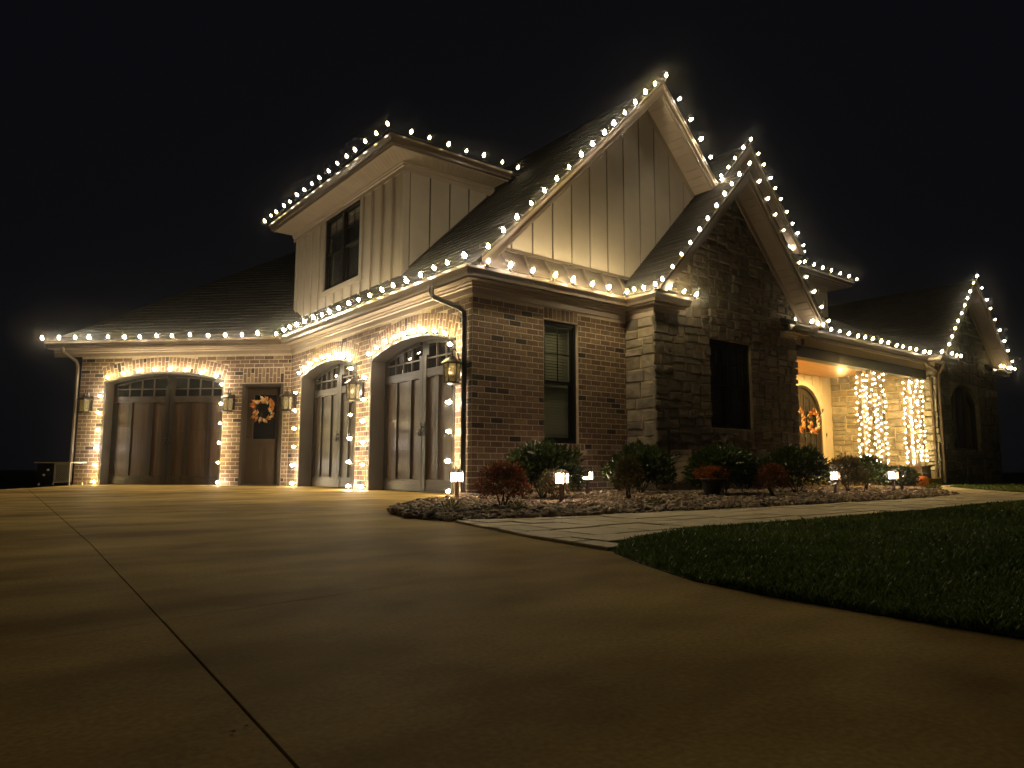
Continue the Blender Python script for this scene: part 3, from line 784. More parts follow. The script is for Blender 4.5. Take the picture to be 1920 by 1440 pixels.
# ---- board and batten
def siding(name, F, outline, th=.1, mat_=M_SIDING):
    b = MB(); b.fpoly(F, outline, -th, 0); return b.build(name, mat_, house)
def batten(F, s, z0, z1, par, w=.045, mat_=M_SIDING):
    if z1-z0 < .04: return
    b = MB(); b.fbox(F, s-w/2, s+w/2, z0, z1, .001, .034); b.build('batten', mat_, par)
gt = lambda x: MEZ+(MR-MEX-abs(x-MR))-.215
gx = siding('board_siding', FR, [(.35, 3.1), (6.4, 3.1), (6.4, gt(6.4)), (MR, gt(MR)), (.35, gt(.35))], .12, M_GAP_SHADE)
def boards(F, xs, lo, hi, par, gap=.030, d=.022, mat_=M_SIDING):
    """wide vertical boards with open joints; the dark backing paints their shadow lines"""
    for i in range(len(xs)-1):
        p, q = xs[i]+gap/2, xs[i+1]-gap/2
        ks = sorted({p, q}|{k for k in (MR,) if p < k < q and F is FR}); pts = [(k, lo(k)) for k in ks]+[(k, hi(k)) for k in reversed(ks)]
        if all(hi(k)-lo(k) < .03 for k in ks): continue
        pts = [(k, lo(k)) for k in ks]+[(k, max(hi(k), lo(k)+.001)) for k in reversed(ks)]
        b = MB(); b.fpoly(F, pts, .001, d); b.build('siding_board', mat_, par)
boards(FR, [.25+.375*i for i in range(17)], lambda x: 3.328, lambda x: gt(x)-.147, gx)
DF = Frame((DX, DY1), (0, -1)); DS = Frame((DX, DY0), (1, 0)); DL = DY1-DY0
DW = (DY1-5.55, DY1-3.96, 5.22, 3.76)      # dormer window
b = MB()
b.fbox(DF, 0, DW[0], 3.2, DZ, -.12, 0); b.fbox(DF, DW[1], DL-.001, 3.2, DZ, -.12, 0); b.fbox(DF, DW[0], DW[1], 3.2, DW[3], -.12, 0); b.fbox(DF, DW[0], DW[1], DW[2], DZ, -.12, 0)
df = b.build('board_siding', M_SIDING, house)
ds = siding('board_siding', DS, [(.002, 3.3), (.002, DZ), (2.3, DZ)], .12, M_GAP_SHADE)
b = MB(); b.box(DX+.001, DX+2.6, DY1-.12, DY1, 3.0, DZ); b.build('board_siding', M_SIDING, house)
for i in range(13):
    s = .12+.375*i
    if DW[0]-.1 < s < DW[1]+.1:
        batten(DF, s, 3.3, DW[3]-.12, df)
    else: batten(DF, s, 3.3, DZ-.15, df)
for i in range(6):
    pass
boards(DS, [.10+.39*i for i in range(6)], lambda s: 3.17+DX+s+.02, lambda s: DZ-.15, ds)
for F_, q in ((DF, (DL-.10, DL+.022)), (DS, (-.001, .10)), (DF, (0, .1))):
    b = MB(); b.fbox(F_, q[0], q[1], 3.35, DZ-.15, .001, .022); b.build('corner_board', M_SIDING, house)
b = MB(); a, c = DW[0], DW[1]
b.fbox(DF, a-.10, a, DW[3]-.1, DZ-.15, .001, .028); b.fbox(DF, c, c+.10, DW[3]-.1, DZ-.15, .001, .028); b.fbox(DF, a, c, DW[3]-.1, DW[3], .001, .028); b.fbox(DF, a, c, DW[2], DZ-.15, .001, .026)
b.build('window_casing', M_SIDING, house)
# upper entry block walls
UF = Frame((5.95, YB), (1, 0))
uw = siding('board_siding', UF, [(0, 2.9), (PX-5.95, 2.9), (PX-5.95, 5.05), (0, 5.05)], .15)
for i in range(15): batten(UF, .25+.4*i, 3.0, 4.9, uw)
b = MB(); b.fbox(UF, PX-5.95-.09, PX-5.95+.02, 3.0, 4.9, .001, .022); b.build('corner_board', M_SIDING, house)
UG = Frame((UPK-UHW, 1.1), (1, 0))
siding('board_siding', UG, [(.25, 4.2), (2*UHW-.12, 4.2), (2*UHW-.12, UEZ-.1), (UHW, UEZ+UHW*USL-.22), (.25, UEZ-.05)], .12)
b = MB(); b.box(UPK+UHW-.24, UPK+UHW-.121, 1.101, YB, 4.2, 5.05); b.box(5.95, 6.1, YB+.16, 6, 2.9, 5.05); b.box(PX-.15, PX, YB+.16, 6, 2.9, 5.03); b.build('board_siding', M_SIDING, house)
# hidden rest of the shell so that nothing shows through from the side
b = MB(); b.box(SX0+.3, SX1-.001, -.28, -.02, .0, .02); b.box(SX1-.26, SX1-.002, SY+.27, YB, 0, 2.75); b.box(WX1-.26, WX1-.001, WY+.265, 4, 0, 2.8); b.build('stone_wall', M_SMORTAR, house)
b = MB(); b.box(.02, 12, 9.6, 9.8, 0, 3); b.build('brick_wall', M_MORTAR, house)

# ---- windows
def window(F, s0, s1, t0, t1, units=1, depth=.10, blinds=True, name='window', cols=2, blind_mat=M_SLAT, room=.32):
    """double-hung units side by side: frame, sashes, panes, muntins and blind slats"""
    d = -depth; b = MB(); fw = .045
    b.fbox(F, s0, s0+fw, t0, t1, d-.07, d+.012); b.fbox(F, s1-fw, s1, t0, t1, d-.07, d+.012)
    b.fbox(F, s0+fw, s1-fw, t1-fw, t1, d-.07, d+.012); b.fbox(F, s0+fw, s1-fw, t0, t0+fw, d-.07, d+.02)
    w = b.build(name, M_FRAME, house)
    uw_ = (s1-s0-2*fw-(units-1)*.09)/units; tm = (t0+t1)/2
    bb = MB(); bb.fbox(F, s0-.3*(room > .5), s1+.3*(room > .5), t0-.3*(room > .5), t1+.1*(room > .5), d-room, d-room+.02); bb.build('room_backing', M_ROOM, w)
    for u_ in range(units):
        a = s0+fw+u_*(uw_+.09); c = a+uw_
        if u_: b = MB(); b.fbox(F, a-.09, a, t0+fw, t1-fw, d-.07, d+.016); b.build('mullion', M_FRAME, w)
        for k, (z0, z1, dd) in enumerate(((t0+fw, tm+.018, d-.045), (tm-.018, t1-fw, d-.015))):
            b = MB(); sw = .038
            b.fbox(F, a, a+sw, z0, z1, dd-.025, dd); b.fbox(F, c-sw, c, z0, z1, dd-.025, dd)
            b.fbox(F, a+sw, c-sw, z0, z0+sw, dd-.025, dd); b.fbox(F, a+sw, c-sw, z1-sw, z1, dd-.025, dd); b.build('sash', M_FRAME, w)
            b = MB(); b.fbox(F, a+sw, c-sw, z0+sw, z1-sw, dd-.016, dd-.011); b.build('pane', M_GLASS, w)
            if k == 1:
                b = MB(); zc = (z0+z1)/2
                for i in range(1, cols): x = a+sw+(c-a-2*sw)*i/cols; b.fbox(F, x-.008, x+.008, z0+sw, z1-sw, dd-.010, dd-.003)
                b.fbox(F, a+sw, c-sw, zc-.008, zc+.008, dd-.0102, dd-.0028); b.build('muntin', M_FRAME, w)
        if blinds:
            b = MB(); b.fbox(F, a+.01, c-.01, t1-fw-.06, t1-fw-.005, d-.13, d-.09); b.build('blind_rail', blind_mat, w)
            z = t0+fw+.02; sm = None; P = []
            while z < t1-fw-.07:
                b = MB()
                b.hexa([F.p(a+.01, z-.012, d-.092), F.p(c-.01, z-.012, d-.092), F.p(c-.01, z+.022, d-.106), F.p(a+.01, z+.022, d-.106),
                        F.p(a+.01, z-.009, d-.092), F.p(c-.01, z-.009, d-.092), F.p(c-.01, z+.025, d-.106), F.p(a+.01, z+.025, d-.106)])
                b.build('blind_slat', blind_mat, w); z += .042
    return w
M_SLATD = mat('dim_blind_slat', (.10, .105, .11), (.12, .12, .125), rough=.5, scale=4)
fwin = window(FR, FW[0], FW[1], FW[3], FW[2], 1, depth=.06, room=1.2)
ld = bpy.data.lights.new('blind_fill_lamp', 'POINT'); ld.energy = BLIND_FILL_W; ld.color = (1, .98, .70); ld.shadow_soft_size = .12  # added fill lamp, lights the blinds from behind
link('blind_fill_lamp', ld, fwin).location = FR.p(1.25, 2.15, -.55)
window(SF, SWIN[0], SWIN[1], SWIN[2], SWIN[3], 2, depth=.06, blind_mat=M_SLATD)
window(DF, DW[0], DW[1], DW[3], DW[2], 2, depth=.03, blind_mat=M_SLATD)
# arched window of the right wing
b = MB(); A_ = apt; hw_ = (WWIN[1]-WWIN[0])/2; mc = (WWIN[0]+WWIN[1])/2
inn = [(mc+(s-mc)*.93, t-.06) for s, t in A_]
for i in range(16): b.fpoly(WF, [A_[i], A_[i+1], inn[i+1], inn[i]], -.16, -.08)
b.fbox(WF, WWIN[0], inn[0][0], .8, inn[0][1], -.16, -.08); b.fbox(WF, inn[-1][0], WWIN[1], .8, inn[-1][1], -.16, -.08); b.fbox(WF, inn[0][0], inn[-1][0], .8, .86, -.16, -.08)
for s in (mc-.3, mc+.3): b.fbox(WF, s-.04, s+.04, .86, AW(s)-.07, -.16, -.09)
wn = b.build('arched_window', M_FRAME, house)
xs = [inn[0][0], mc-.34, mc-.26, mc+.26, mc+.34, inn[-1][0]]
for a, c in ((xs[0], xs[1]), (xs[2], xs[3]), (xs[4], xs[5])):
    n_ = 6; b = MB(); b.fpoly(WF, [(a, .86), (c, .86)]+[(c+(a-c)*i/n_, min(AW(c+(a-c)*i/n_)-.06, 2.36)) for i in range(n_+1)], -.14, -.13); b.build('pane', M_DGLASS, wn)

# ---- garage doors
def garage_door(F, op):
    a, c, sp, rise = op; A = arch(*op); W_ = c-a; dp = -.25
    # jamb lining and arched head of the opening
    b = MB()
    b.fbox(F, a, a+.035, 0, sp+.005, dp-.02, .012); b.fbox(F, c-.035, c, 0, sp+.005, dp-.02, .012)
    for i in range(20):
        s0, s1 = a+W_*i/20, a+W_*(i+1)/20
        b.fpoly(F, [(s0, A(s0)-.002), (s1, A(s1)-.002), (s1, A(s1)-.034), (s0, A(s0)-.034)], dp-.02, .012)
    b.build('door_jamb', M_JAMB, house)
    a2, c2 = a+.036, c-.036; H = lambda s: A(s)-.036
    b = MB(); n_ = 20
    b.fpoly(F, [(a2, .012), (c2, .012)]+[(c2+(a2-c2)*i/n_, H(c2+(a2-c2)*i/n_)) for i in range(n_+1)], dp-.06, dp-.03)
    door = b.build('garage_door', M_GSTILE, house)
    zr0, zr1 = 1.68, 1.81; mid = (a+c)/2; hw = mid-a2
    def leaf(s): return s
    cuts = [0, .085, .30, .375, .70, .775, .995, 1.0]
    cuts = [x*(hw-.105)/.995 for x in cuts[:-1]]
    for sg in (-1, 1):
        X = lambda q: (mid+sg*(hw-q))
        def bx(q0, q1, t0, t1, d0, d1, nm, mt):
            b = MB(); s0, s1 = sorted((X(q0), X(q1))); b.fbox(F, s0, s1, t0, t1, d0, d1); return b.build(nm, mt, door)
        # stiles stand proud of the panels
        for q0, q1 in ((cuts[0]+.002, cuts[1]), (cuts[2], cuts[3]), (cuts[4], cuts[5])): bx(q0, q1, .19, zr0, dp-.03, dp+.014, 'stile', M_GSTILE)
        bx(hw-.098, hw-.004, .0125, 2.02, dp-.03, dp+.020, 'stile', M_GSTILE)
        for q0, q1 in ((cuts[1], cuts[2]), (cuts[3], cuts[4]), (cuts[5], hw-.099)):
            for t0, t1 in ((.19, .52), (.523, 1.08), (1.083, zr0)): bx(q0+.001, q1-.001, t0+.001, t1, dp-.03, dp-.012, 'panel', M_GDOOR)
        bx(.002, hw-.099, .013, .188, dp-.03, dp+.013, 'rail', M_GRAIL); bx(.002, hw-.099, zr0+.002, zr1, dp-.03, dp+.015, 'rail', M_GRAIL)
        # arched window band: four columns, two rows
        q0, q1 = .075, hw-.10
        s0, s1 = sorted((X(q0), X(q1)))
        hr = lambda s: H(s)-.055
        bx(.002, q0, zr1, min(hr(X(.02)), hr(X(q0)))+.01, dp-.03, dp+.012, 'stile', M_GSTILE)
        m_ = 8
        b = MB()
        lo, hi = sorted((X(.0), X(hw-.099)))
        for i in range(m_):
            p, q = lo+(hi-lo)*i/m_, lo+(hi-lo)*(i+1)/m_; b.fpoly(F, [(p, H(p)), (q, H(q)), (q, hr(q)), (p, hr(p))], dp-.03, dp+.0125)
        b.build('head_rail', M_GSTILE, door)
        b = MB(); zm = zr1+.155
        for i in range(1, 4):
            s = s0+(s1-s0)*i/4; b.fbox(F, s-.011, s+.011, zr1, hr(s), dp-.024, dp+.006)
        b.fbox(F, s0, s1, zm-.010, zm+.010, dp-.0235, dp+.0065); b.build('muntin', M_JAMB, door)
        for i in range(4):
            p, q = s0+(s1-s0)*i/4, s0+(s1-s0)*(i+1)/4
            for t0, t1 in ((zr1, None), (zm, 1)):
                b = MB()
                b.fpoly(F, [(p+.001, t0), (q-.001, t0), (q-.001, zm if t1 is None else hr(q)), (p+.001, zm if t1 is None else hr(p))], dp-.029, dp-.022); b.build('pane', M_DGLASS, door)
        # pull handle: plate, lever and ring
        s = X(hw-.05); b = MB(); b.fbox(F, s-.018, s+.018, .82, 1.02, dp+.020, dp+.026)
        b.tube([F.p(s, .95, dp+.026), F.p(s, .95, dp+.06), F.p(s-.11*sg*-1*-1, .935, dp+.062)], .010, 6)
        b.tube([F.p(s+.03*math.sin(t*.5), .86+.035*math.cos(t*.5), dp+.036) for t in range(14)], .006, 5); b.build('handle', M_BLACK, door)
    return door
garage_door(GA, NEAR); garage_door(GA, FARD); garage_door(LW, LWD)

# ---- entry door in the left wing
a, c, h_ = LWE; dp = -.12
b = MB(); b.fbox(LW, a, a+.06, 0, h_, dp-.05, .014); b.fbox(LW, c-.06, c, 0, h_, dp-.05, .014); b.fbox(LW, a+.06, c-.06, h_-.06, h_, dp-.05, .014); b.build('door_jamb', M_JAMB, house)
b = MB(); a2, c2 = a+.061, c-.061; gl = (a2+.13, c2-.13, .92, 1.80)
b.fbox(LW, a2, gl[0], .03, h_-.062, dp-.045, dp); b.fbox(LW, gl[1], c2, .03, h_-.062, dp-.045, dp)
b.fbox(LW, gl[0], gl[1], .03, gl[2], dp-.045, dp); b.fbox(LW, gl[0], gl[1], gl[3], h_-.062, dp-.045, dp)
ed = b.build('entry_door', M_EDOOR, house)
b = MB(); b.fbox(LW, gl[0], gl[1], gl[2], gl[3], dp-.03, dp-.024); b.build('pane', M_DGLASS, ed)
b = MB(); e = .028
b.fbox(LW, gl[0]-e, gl[0], gl[2]-e, gl[3]+e, dp+.001, dp+.014); b.fbox(LW, gl[1], gl[1]+e, gl[2]-e, gl[3]+e, dp+.001, dp+.014)
b.fbox(LW, gl[0], gl[1], gl[2]-e, gl[2], dp+.001, dp+.014); b.fbox(LW, gl[0], gl[1], gl[3], gl[3]+e, dp+.001, dp+.014); b.build('glass_bead', M_EDOOR, ed)
for p, q in ((gl[0]-.02, (gl[0]+gl[1])/2-.03), ((gl[0]+gl[1])/2+.03, gl[1]+.02)):
    b = MB(); b.fbox(LW, p, q, .28, .74, dp+.001, dp+.009); x = b.build('raised_panel', M_EDOOR, ed)
    b = MB(); b.fbox(LW, p+.03, q-.03, .31, .71, dp+.009, dp+.017); b.build('raised_field', M_EDOOR, x)
b = MB(); b.tube([LW.p(a2+.06, .97, dp), LW.p(a2+.06, .97, dp+.05)], .012, 8); b.lathe([(.0, 0)], 4) if False else None
b.tube([LW.p(a2+.06, .97, dp+.045), LW.p(a2+.06, .97, dp+.075)], [.027, .02], 10); b.build('handle', M_BLACK, ed)
b = MB(); b.fbox(LW, a2, c2, .002, .028, dp-.06, .03); b.build('threshold', M_JAMB, house)

# ---- downspouts
def downspout(pts, r=(.034, .026), mat_=M_GUTTER, name='downspout', n=8):
    b = MB(); b.tube(pts, .036, n); return b.build(name, mat_, house)
downspout([(-.26, .60, 2.80), (-.26, .60, 2.70), (-.25, .57, 2.64), (-.09, .17, 2.44), (-.055, .115, 2.38), (-.05, .11, 2.28), (-.05, .11, .05)], mat_=M_BLACK)
p0 = LW.p(-.06, 0, .045)
downspout([(LW.p(-.25, 2.78, .25)), LW.p(-.24, 2.70, .25), LW.p(-.08, 2.52, .06), LW.p(-.05, 2.40, .045), LW.p(-.05, .05, .045)])
downspout([(PX-.26, -.66, 2.78), (PX-.22, -.70, 2.70), (PX-.05, -.80, 2.58), (PX-.04, WY+.06, 2.45), (PX-.04, WY+.06, .05)], mat_=M_GUTTER)
downspout([(PX-.02, WY-.26, 2.78), (PX-.0, WY-.2, 2.66), (PX+.06, WY-.07, 2.5), (PX+.07, WY-.06, .05)], mat_=M_GUTTER)
downspout([(SX1+.30, -.55, 2.74), (SX1+.30, -.55, 2.63), (SX1+.27, -.55, 2.58), (SX1+.05, -.50, 2.48), (SX1+.01, -.50, 2.44)], mat_=M_BLACK)

# ---- porch
b = MB(); b.box(SX1, PX-.03, -.74, YB-.05, 0, .15); b.build('porch_slab', M_CONC, house)
b = MB(); b.box(SX1+.005, PX-.062, -.55, -.35, 2.40, 2.615); b.build('beam', M_BEAM, house)
b = MB(); b.box(SX1+.005, PX-.062, -.54, -.36, 2.6155, 2.775); b.build('frieze', M_CREAM, house)
for i in range(19):
    y = -.345+i*.11; b = MB(); b.box(SX1+.01, PX-.05, y, y+.106, 2.66, 2.68)
    if i == 0: ce = b.build('ceiling', M_CEIL, house)
    else: b.build('ceiling_board', M_CEIL, ce)
DWF = Frame((SX1, YB), (1, 0)); dwl = PX-SX1
DC, DHW, DSP, DTOP = 11.0-SX1, .85, 1.72, .66     # front door centre, half width, springing, rise
AD = arch(DC-DHW, DC+DHW, DSP, DTOP)
b = MB(); apd = [(DC-DHW+2*DHW*i/24, AD(DC-DHW+2*DHW*i/24)) for i in range(25)]
b.fbox(DWF, 0, DC-DHW, .15, 2.7, -.1, .0); b.fbox(DWF, DC+DHW, dwl, .15, 2.7, -.1, 0); b.fpoly(DWF, apd+[(DC+DHW, 2.7), (DC-DHW, 2.7)], -.1, 0)
dw = b.build('board_siding', M_CREAM, house)
for i in range(14):
    s = .2+.38*i
    z0 = .15 if abs(s-DC) > DHW+.13 else AD(min(max(s, DC-DHW), DC+DHW))+.15
    batten(DWF, s, z0, 2.64, dw, mat_=M_CREAM)
b = MB(); o_ = [(DC+(s-DC)*1.13, t+.12) for s, t in apd]
for i in range(24): b.fpoly(DWF, [apd[i], apd[i+1], o_[i+1], o_[i]], .001, .03)
b.fbox(DWF, DC-DHW*1.13, DC-DHW, .15, DSP+.12, .001, .03); b.fbox(DWF, DC+DHW, DC+DHW*1.13, .15, DSP+.12, .001, .03); b.build('door_casing', M_CREAM, house)
b = MB(); i_ = [(DC+(s-DC)*.93, t-.06) for s, t in apd]
for i in range(24): b.fpoly(DWF, [apd[i], apd[i+1], i_[i+1], i_[i]], -.1, .012)
b.fbox(DWF, DC-DHW, i_[0][0], .15, i_[0][1], -.1, .012); b.fbox(DWF, i_[-1][0], DC+DHW, .15, i_[-1][1], -.1, .012); b.build('door_jamb', M_FDOOR, house)
for sg in (-1, 1):
    s0, s1 = sorted((DC+sg*.004, DC+sg*DHW*.928))
    hh = lambda s: AD(DC+(s-DC)/.93)-.064
    b = MB(); b.fpoly(DWF, [(s0, .16), (s1, .16)]+[(s1+(s0-s1)*i/12, hh(s1+(s0-s1)*i/12)) for i in range(13)], -.07, -.04); fd = b.build('front_door', M_FDOOR, house)
    g0, g1 = s0+.14, s1-.14; top = min(hh(g0), hh(g1))
    b = MB(); b.fpoly(DWF, [(g0, .75), (g1, .75), (g1, hh(g1)-.14), ((g0+g1)/2, hh((g0+g1)/2)-.14), (g0, hh(g0)-.14)], -.0395, -.034)
    b.build('pane', M_DGLASS, fd)
    b = MB(); gm = (g0+g1)/2; b.fbox(DWF, gm-.012, gm+.012, .75, hh(gm)-.14, -.034, -.018); b.fbox(DWF, g0, g1, 1.22, 1.245, -.034, -.0185)
    for (p, q) in ((g0-.03, g0), (g1, g1+.03)): b.fbox(DWF, p, q, .72, hh((p+q)/2)-.13, -.0395, -.016)
    b.fbox(DWF, g0, g1, .72, .75, -.0395, -.016); b.build('muntin', M_FDOOR, fd)
    b = MB(); b.fbox(DWF, g0, g1, .28, .62, -.0395, -.022); b.build('raised_panel', M_FDOOR, fd)
    s = DC+sg*.07; b = MB(); b.tube([DWF.p(s, 1.0, -.04), DWF.p(s, 1.0, .01), DWF.p(s, 1.12, .015), DWF.p(s, 1.2, -.04)], .010, 6); b.build('handle', M_BLACK, fd)
b = MB(); b.fbox(DWF, DC+DHW+.16, DC+DHW+.19, 1.16, 1.24, .03, .04); b.build('doorbell', M_BLACK, house)

# ceiling lamps of the porch (lit in the photograph, out of sight above the beam)
for i, x in enumerate((8.3, 10.9)):
    t = thing('ceiling_light', ('round recessed porch ceiling light between the columns and the gable wall', 'round recessed porch ceiling light in front of the double door')[i], 'ceiling light', (x, .7, 2.655), 0, 'porch ceiling lights')
    b = MB(); b.lathe([(.055, -.004), (.085, -.004), (.085, .004), (.055, .004)], 16); b.build('trim_ring', M_CREAM, t)
    b = MB(); b.lathe([(.054, -.002), (.054, .003)], 16); b.build('diffuser', emit('porch_lamp', (1, .62, .28), 14), t)
    ld = bpy.data.lights.new('porch_lamp', 'AREA'); ld.shape = 'DISK'; ld.size = .10; ld.energy = PORCH_W; ld.color = (1, .66, .22)
    lo = link('lamp', ld, t); lo.location = (0, 0, -.012)

# ------------------------------------------------------------------ porch columns: three timber posts each
def column(name_label, pts, g_):
    cx, cy_ = pts[1]; t = thing('porch_column', name_label, 'column', (cx, cy_, .15), 0, 'timber porch columns')
    for x, y in pts:
        b = MB(); h = .045; b.box(x-cx-h, x-cx+h, y-cy_-h, y-cy_+h, .26, 2.248); b.build('post', M_POST, t)
    for z in (.42, 1.15, 1.9):
        for (xa, ya), (xb, yb) in ((pts[0], pts[1]), (pts[1], pts[2])):
            b = MB(); b.tube([(xa-cx, ya-cy_, z), (xb-cx, yb-cy_, z)], .022, 4); b.build('rail', M_POST, t)
    xs = [p[0]-cx for p in pts]; ys = [p[1]-cy_ for p in pts]
    b = MB(); b.box(min(xs)-.12, max(xs)+.12, min(ys)-.10, max(ys)+.12, .001, .245); b.box(min(xs)-.14, max(xs)+.14, min(ys)-.12, max(ys)+.14, .2455, .27); b.build('base', M_POST, t)
    return t
C1 = [(9.68, -.30), (9.70, -.50), (10.10, -.52)]
C2 = [(11.74, -.36), (11.76, -.50), (11.98, -.52)]
column('three-post timber porch column nearer the front door, wound with small lights', C1, 0)
column('three-post timber porch column next to the stone side wall, wound with small lights', C2, 1)

# ------------------------------------------------------------------ strings of lights
def bulb_mesh(M):
    b = MB(); b.lathe([(.006, .0), (.017, .009), (.0238, .026), (.022, .040), (.013, .060), (.003, .071)], 8); return b.mesh('bulb', M, True)
BULBS = {k: [bulb_mesh(M) for M in v] for k, v in M_B.items()}
_b = MB(); _b.lathe([(.004, -.010), (.0145, .003), (.011, .018), (.002, .028)], 6); MINIB = _b.mesh('bulb', M_MINI, True)
def aim(p, d):
    d = Vector(d).normalized(); a = d.cross(Vector((.31, .77, .2))).normalized(); c = d.cross(a)
    M = Matrix((a, c, d)).transposed().to_4x4(); M.translation = p; return M
def light_string(label, items, group='strings of large bulbs along the roof edges', mini=False, jit=.16, sag=.012, probs=(.5, .28, .22), cord=True, pw='eave'):
    p0 = Vector(items[0][0]); o = Vector((p0.x, p0.y, p0.z))
    t = thing('light_string', label, 'string lights', o, 0, group)
    rg = random.Random(label); sock = MB(); path_ = []
    for p, d in items:
        p = Vector(p); d = Vector(d).normalized()+Vector((rg.uniform(-jit, jit), rg.uniform(-jit, jit), rg.uniform(-jit, jit))); d.normalize()
        if mini: me = MINIB
        else:
            x = rg.random(); me = BULBS[pw][0 if x < probs[0] else 1 if x < probs[0]+probs[1] else 2]
            sock.tube([p-o-d*.034, p-o+d*.003], .0125, 6)
        M = aim(p-o, d)@Matrix.Scale(rg.uniform(.86, 1.14), 4); link('bulb', me, t, M=M)
        q = p-o-d*(.03 if not mini else .012)
        if path_ and not mini: path_.append((path_[-1]+q)/2-Vector((0, 0, sag)))
        path_.append(q)
    if not mini: sock.build('sockets', M_CORD, t)
    if cord:
        b = MB(); b.tube(path_, .0038 if not mini else .0028, 4); b.build('cord', M_CORD, t)
    return t
def along(a, c, n, d, ends=(True, True), k=.012, rg=random.Random(5)):
    a, c = Vector(a), Vector(c); out = []
    for i in range(n):
        if (i == 0 and not ends[0]) or (i == n-1 and not ends[1]): continue
        f = i/(n-1) if n > 1 else 0
        p = a.lerp(c, f)+(c-a).normalized()*rg.uniform(-.03, .03)*(0 < i < n-1)+Vector((0, 0, rg.uniform(-k, k)))
        out.append((p, d))
    return out
EP = offset([(ext.x, ext.y), (0, 6.29), (0, 0), (SX0, 0), (SX0, SY), (3.42, SY)], .372)
ZB = 2.925
P3 = lambda v: (v.x, v.y, ZB)
up_out = lambda nx, ny: (nx*.55, ny*.55, 1)
light_string('string of large warm bulbs along the gutter above the left garage door', along(P3(EP[0]), P3(EP[1]), 15, up_out(-Q, -Q), (True, False)))
light_string('string of large warm bulbs along the gutter above the two right garage doors', along(P3(EP[1]), P3(EP[2]), 19, up_out(-1, 0)))
light_string('string of large warm bulbs along the gutter above the brick wall window', along(P3(EP[2]), P3(EP[3]), 9, up_out(0, -1), (False, True)), pw='front')
light_string('short string of bulbs around the gutter corner at the left foot of the stone gable', along(P3(EP[3]), P3(EP[4]), 4, up_out(-1, 0), (False, True))+along(P3(EP[4]), P3(EP[5]), 4, up_out(0, -1), (False, True)))
DP = offset([(DX, DY1+.15), (DX, DY0), (2.1, DY0)], .46+.185); ZD = DZ+.165
light_string('string of large warm bulbs around the dormer roof edge', along((DP[0].x, DP[0].y, ZD), (DP[1].x, DP[1].y, ZD), 16, up_out(-1, 0))+along((DP[1].x, DP[1].y, ZD), (DP[2].x+.05, DP[2].y, ZD), 8, up_out(0, -1), (False, True)), pw='rake')
def rake_items(pk, hw, ez, slp, y, nl, nr_, foot=.1, lend=1., apex=True, rend=1.):
    top = ez+hw*slp; e = .045; nz = 1/math.hypot(1, slp); nx = slp*nz
    L = along((pk-(hw-foot)*lend, y, top-(hw-foot)*lend*slp+e), (pk-.05, y, top+e), nl, (-nx*.9, -.40, nz))
    Rr = along((pk, y, top+e), (pk+(hw-foot)*rend, y, top-(hw-foot)*rend*slp+e), nr_, (nx*.9, -.40, nz))
    L[-1] = (Vector((pk-.02, y, top+e)), (0, -.4, 1)); return L+Rr[1:]
light_string('long string of bulbs up and over the tallest board-and-batten gable', rake_items(MR, MR-MEX, MEZ, 1., RK-.085, 16, 14, foot=.12), pw='gable')
light_string('string of bulbs up and over the dark stone gable', rake_items(SPK, SHW, SEZ, SSL, -.955, 11, 11, foot=.05), pw='rake')
light_string('string of bulbs up and over the far gable behind the stone gable', rake_items(UPK, UHW, UEZ, USL, UY-.025, 8, 10), pw='far')
light_string('string of bulbs along the high gutter at the right end of the upper floor', along((9.02, .80, 5.21), (9.68, .80, 5.21), 4, up_out(0, -1))+along((9.95, 1.19, 5.21), (PX+.5, 1.19, 5.21), 8, up_out(0, -1)), pw='far')
SR_ = offset([(6.28, SY), (SX1, SY), (SX1, -.46)], .362)
light_string('string of bulbs along the porch gutter from the stone gable to the right wing', along((SR_[0].x+.42, SR_[0].y, ZB), (SR_[1].x, SR_[1].y, ZB), 3, up_out(0, -1))
             + along((7.3, -.79, ZB), (PX-.42, -.79, ZB), 15, up_out(0, -1)) + along((PX-.37, -1.02, ZB), (13.0, -1.06, ZB), 5, up_out(0, -1)), pw='far')
light_string('string of bulbs up and over the dark gable at the far right', rake_items(WPK, WHW, WEZ, WSL, -1.085, 10, 9, foot=.15), pw='wing')
light_string('short string of bulbs at the right foot of the far right gable', along((15.5, -1.06, ZB), (WX1+.3, -1.06, ZB), 5, up_out(0, -1)), pw='far')
# around the garage doors: clipped to the jamb, pointing out
def door_items(F, op, nl, na, nr_):
    a, c, sp, rise = op; A = arch(*op); it = []; n_ = F.n
    for i in range(nl): it.append((F.p(a-.008, .06+(sp-.02)*i/nl, .075), n_*1.+Vector((0, 0, .05))-F.u*.25))
    for i in range(na):
        an = -A.half+2*A.half*(i+.4)/(na-.2); it.append((F.p(A.mid+(A.R+.018)*math.sin(an), A.zc+(A.R+.018)*math.cos(an), .075), n_+Vector((0, 0, .55))))
    for i in range(nr_): it.append((F.p(c+.008, sp-.1-(sp-.16)*i/(nr_-1), .075), n_+Vector((0, 0, .05))+F.u*.15))
    return it
GD = 'strings of bulbs around the garage doors'
light_string('string of bulbs around the arched opening of the left garage door', door_items(LW, LWD, 6, 8, 6), GD, pw='door')
light_string('string of bulbs around the middle garage door between the wreath door and the brick pier', door_items(GA, FARD, 6, 9, 6), GD, pw='door')
light_string('string of bulbs around the right-hand garage door beside the black downspout', door_items(GA, NEAR, 6, 9, 6), GD, pw='door')
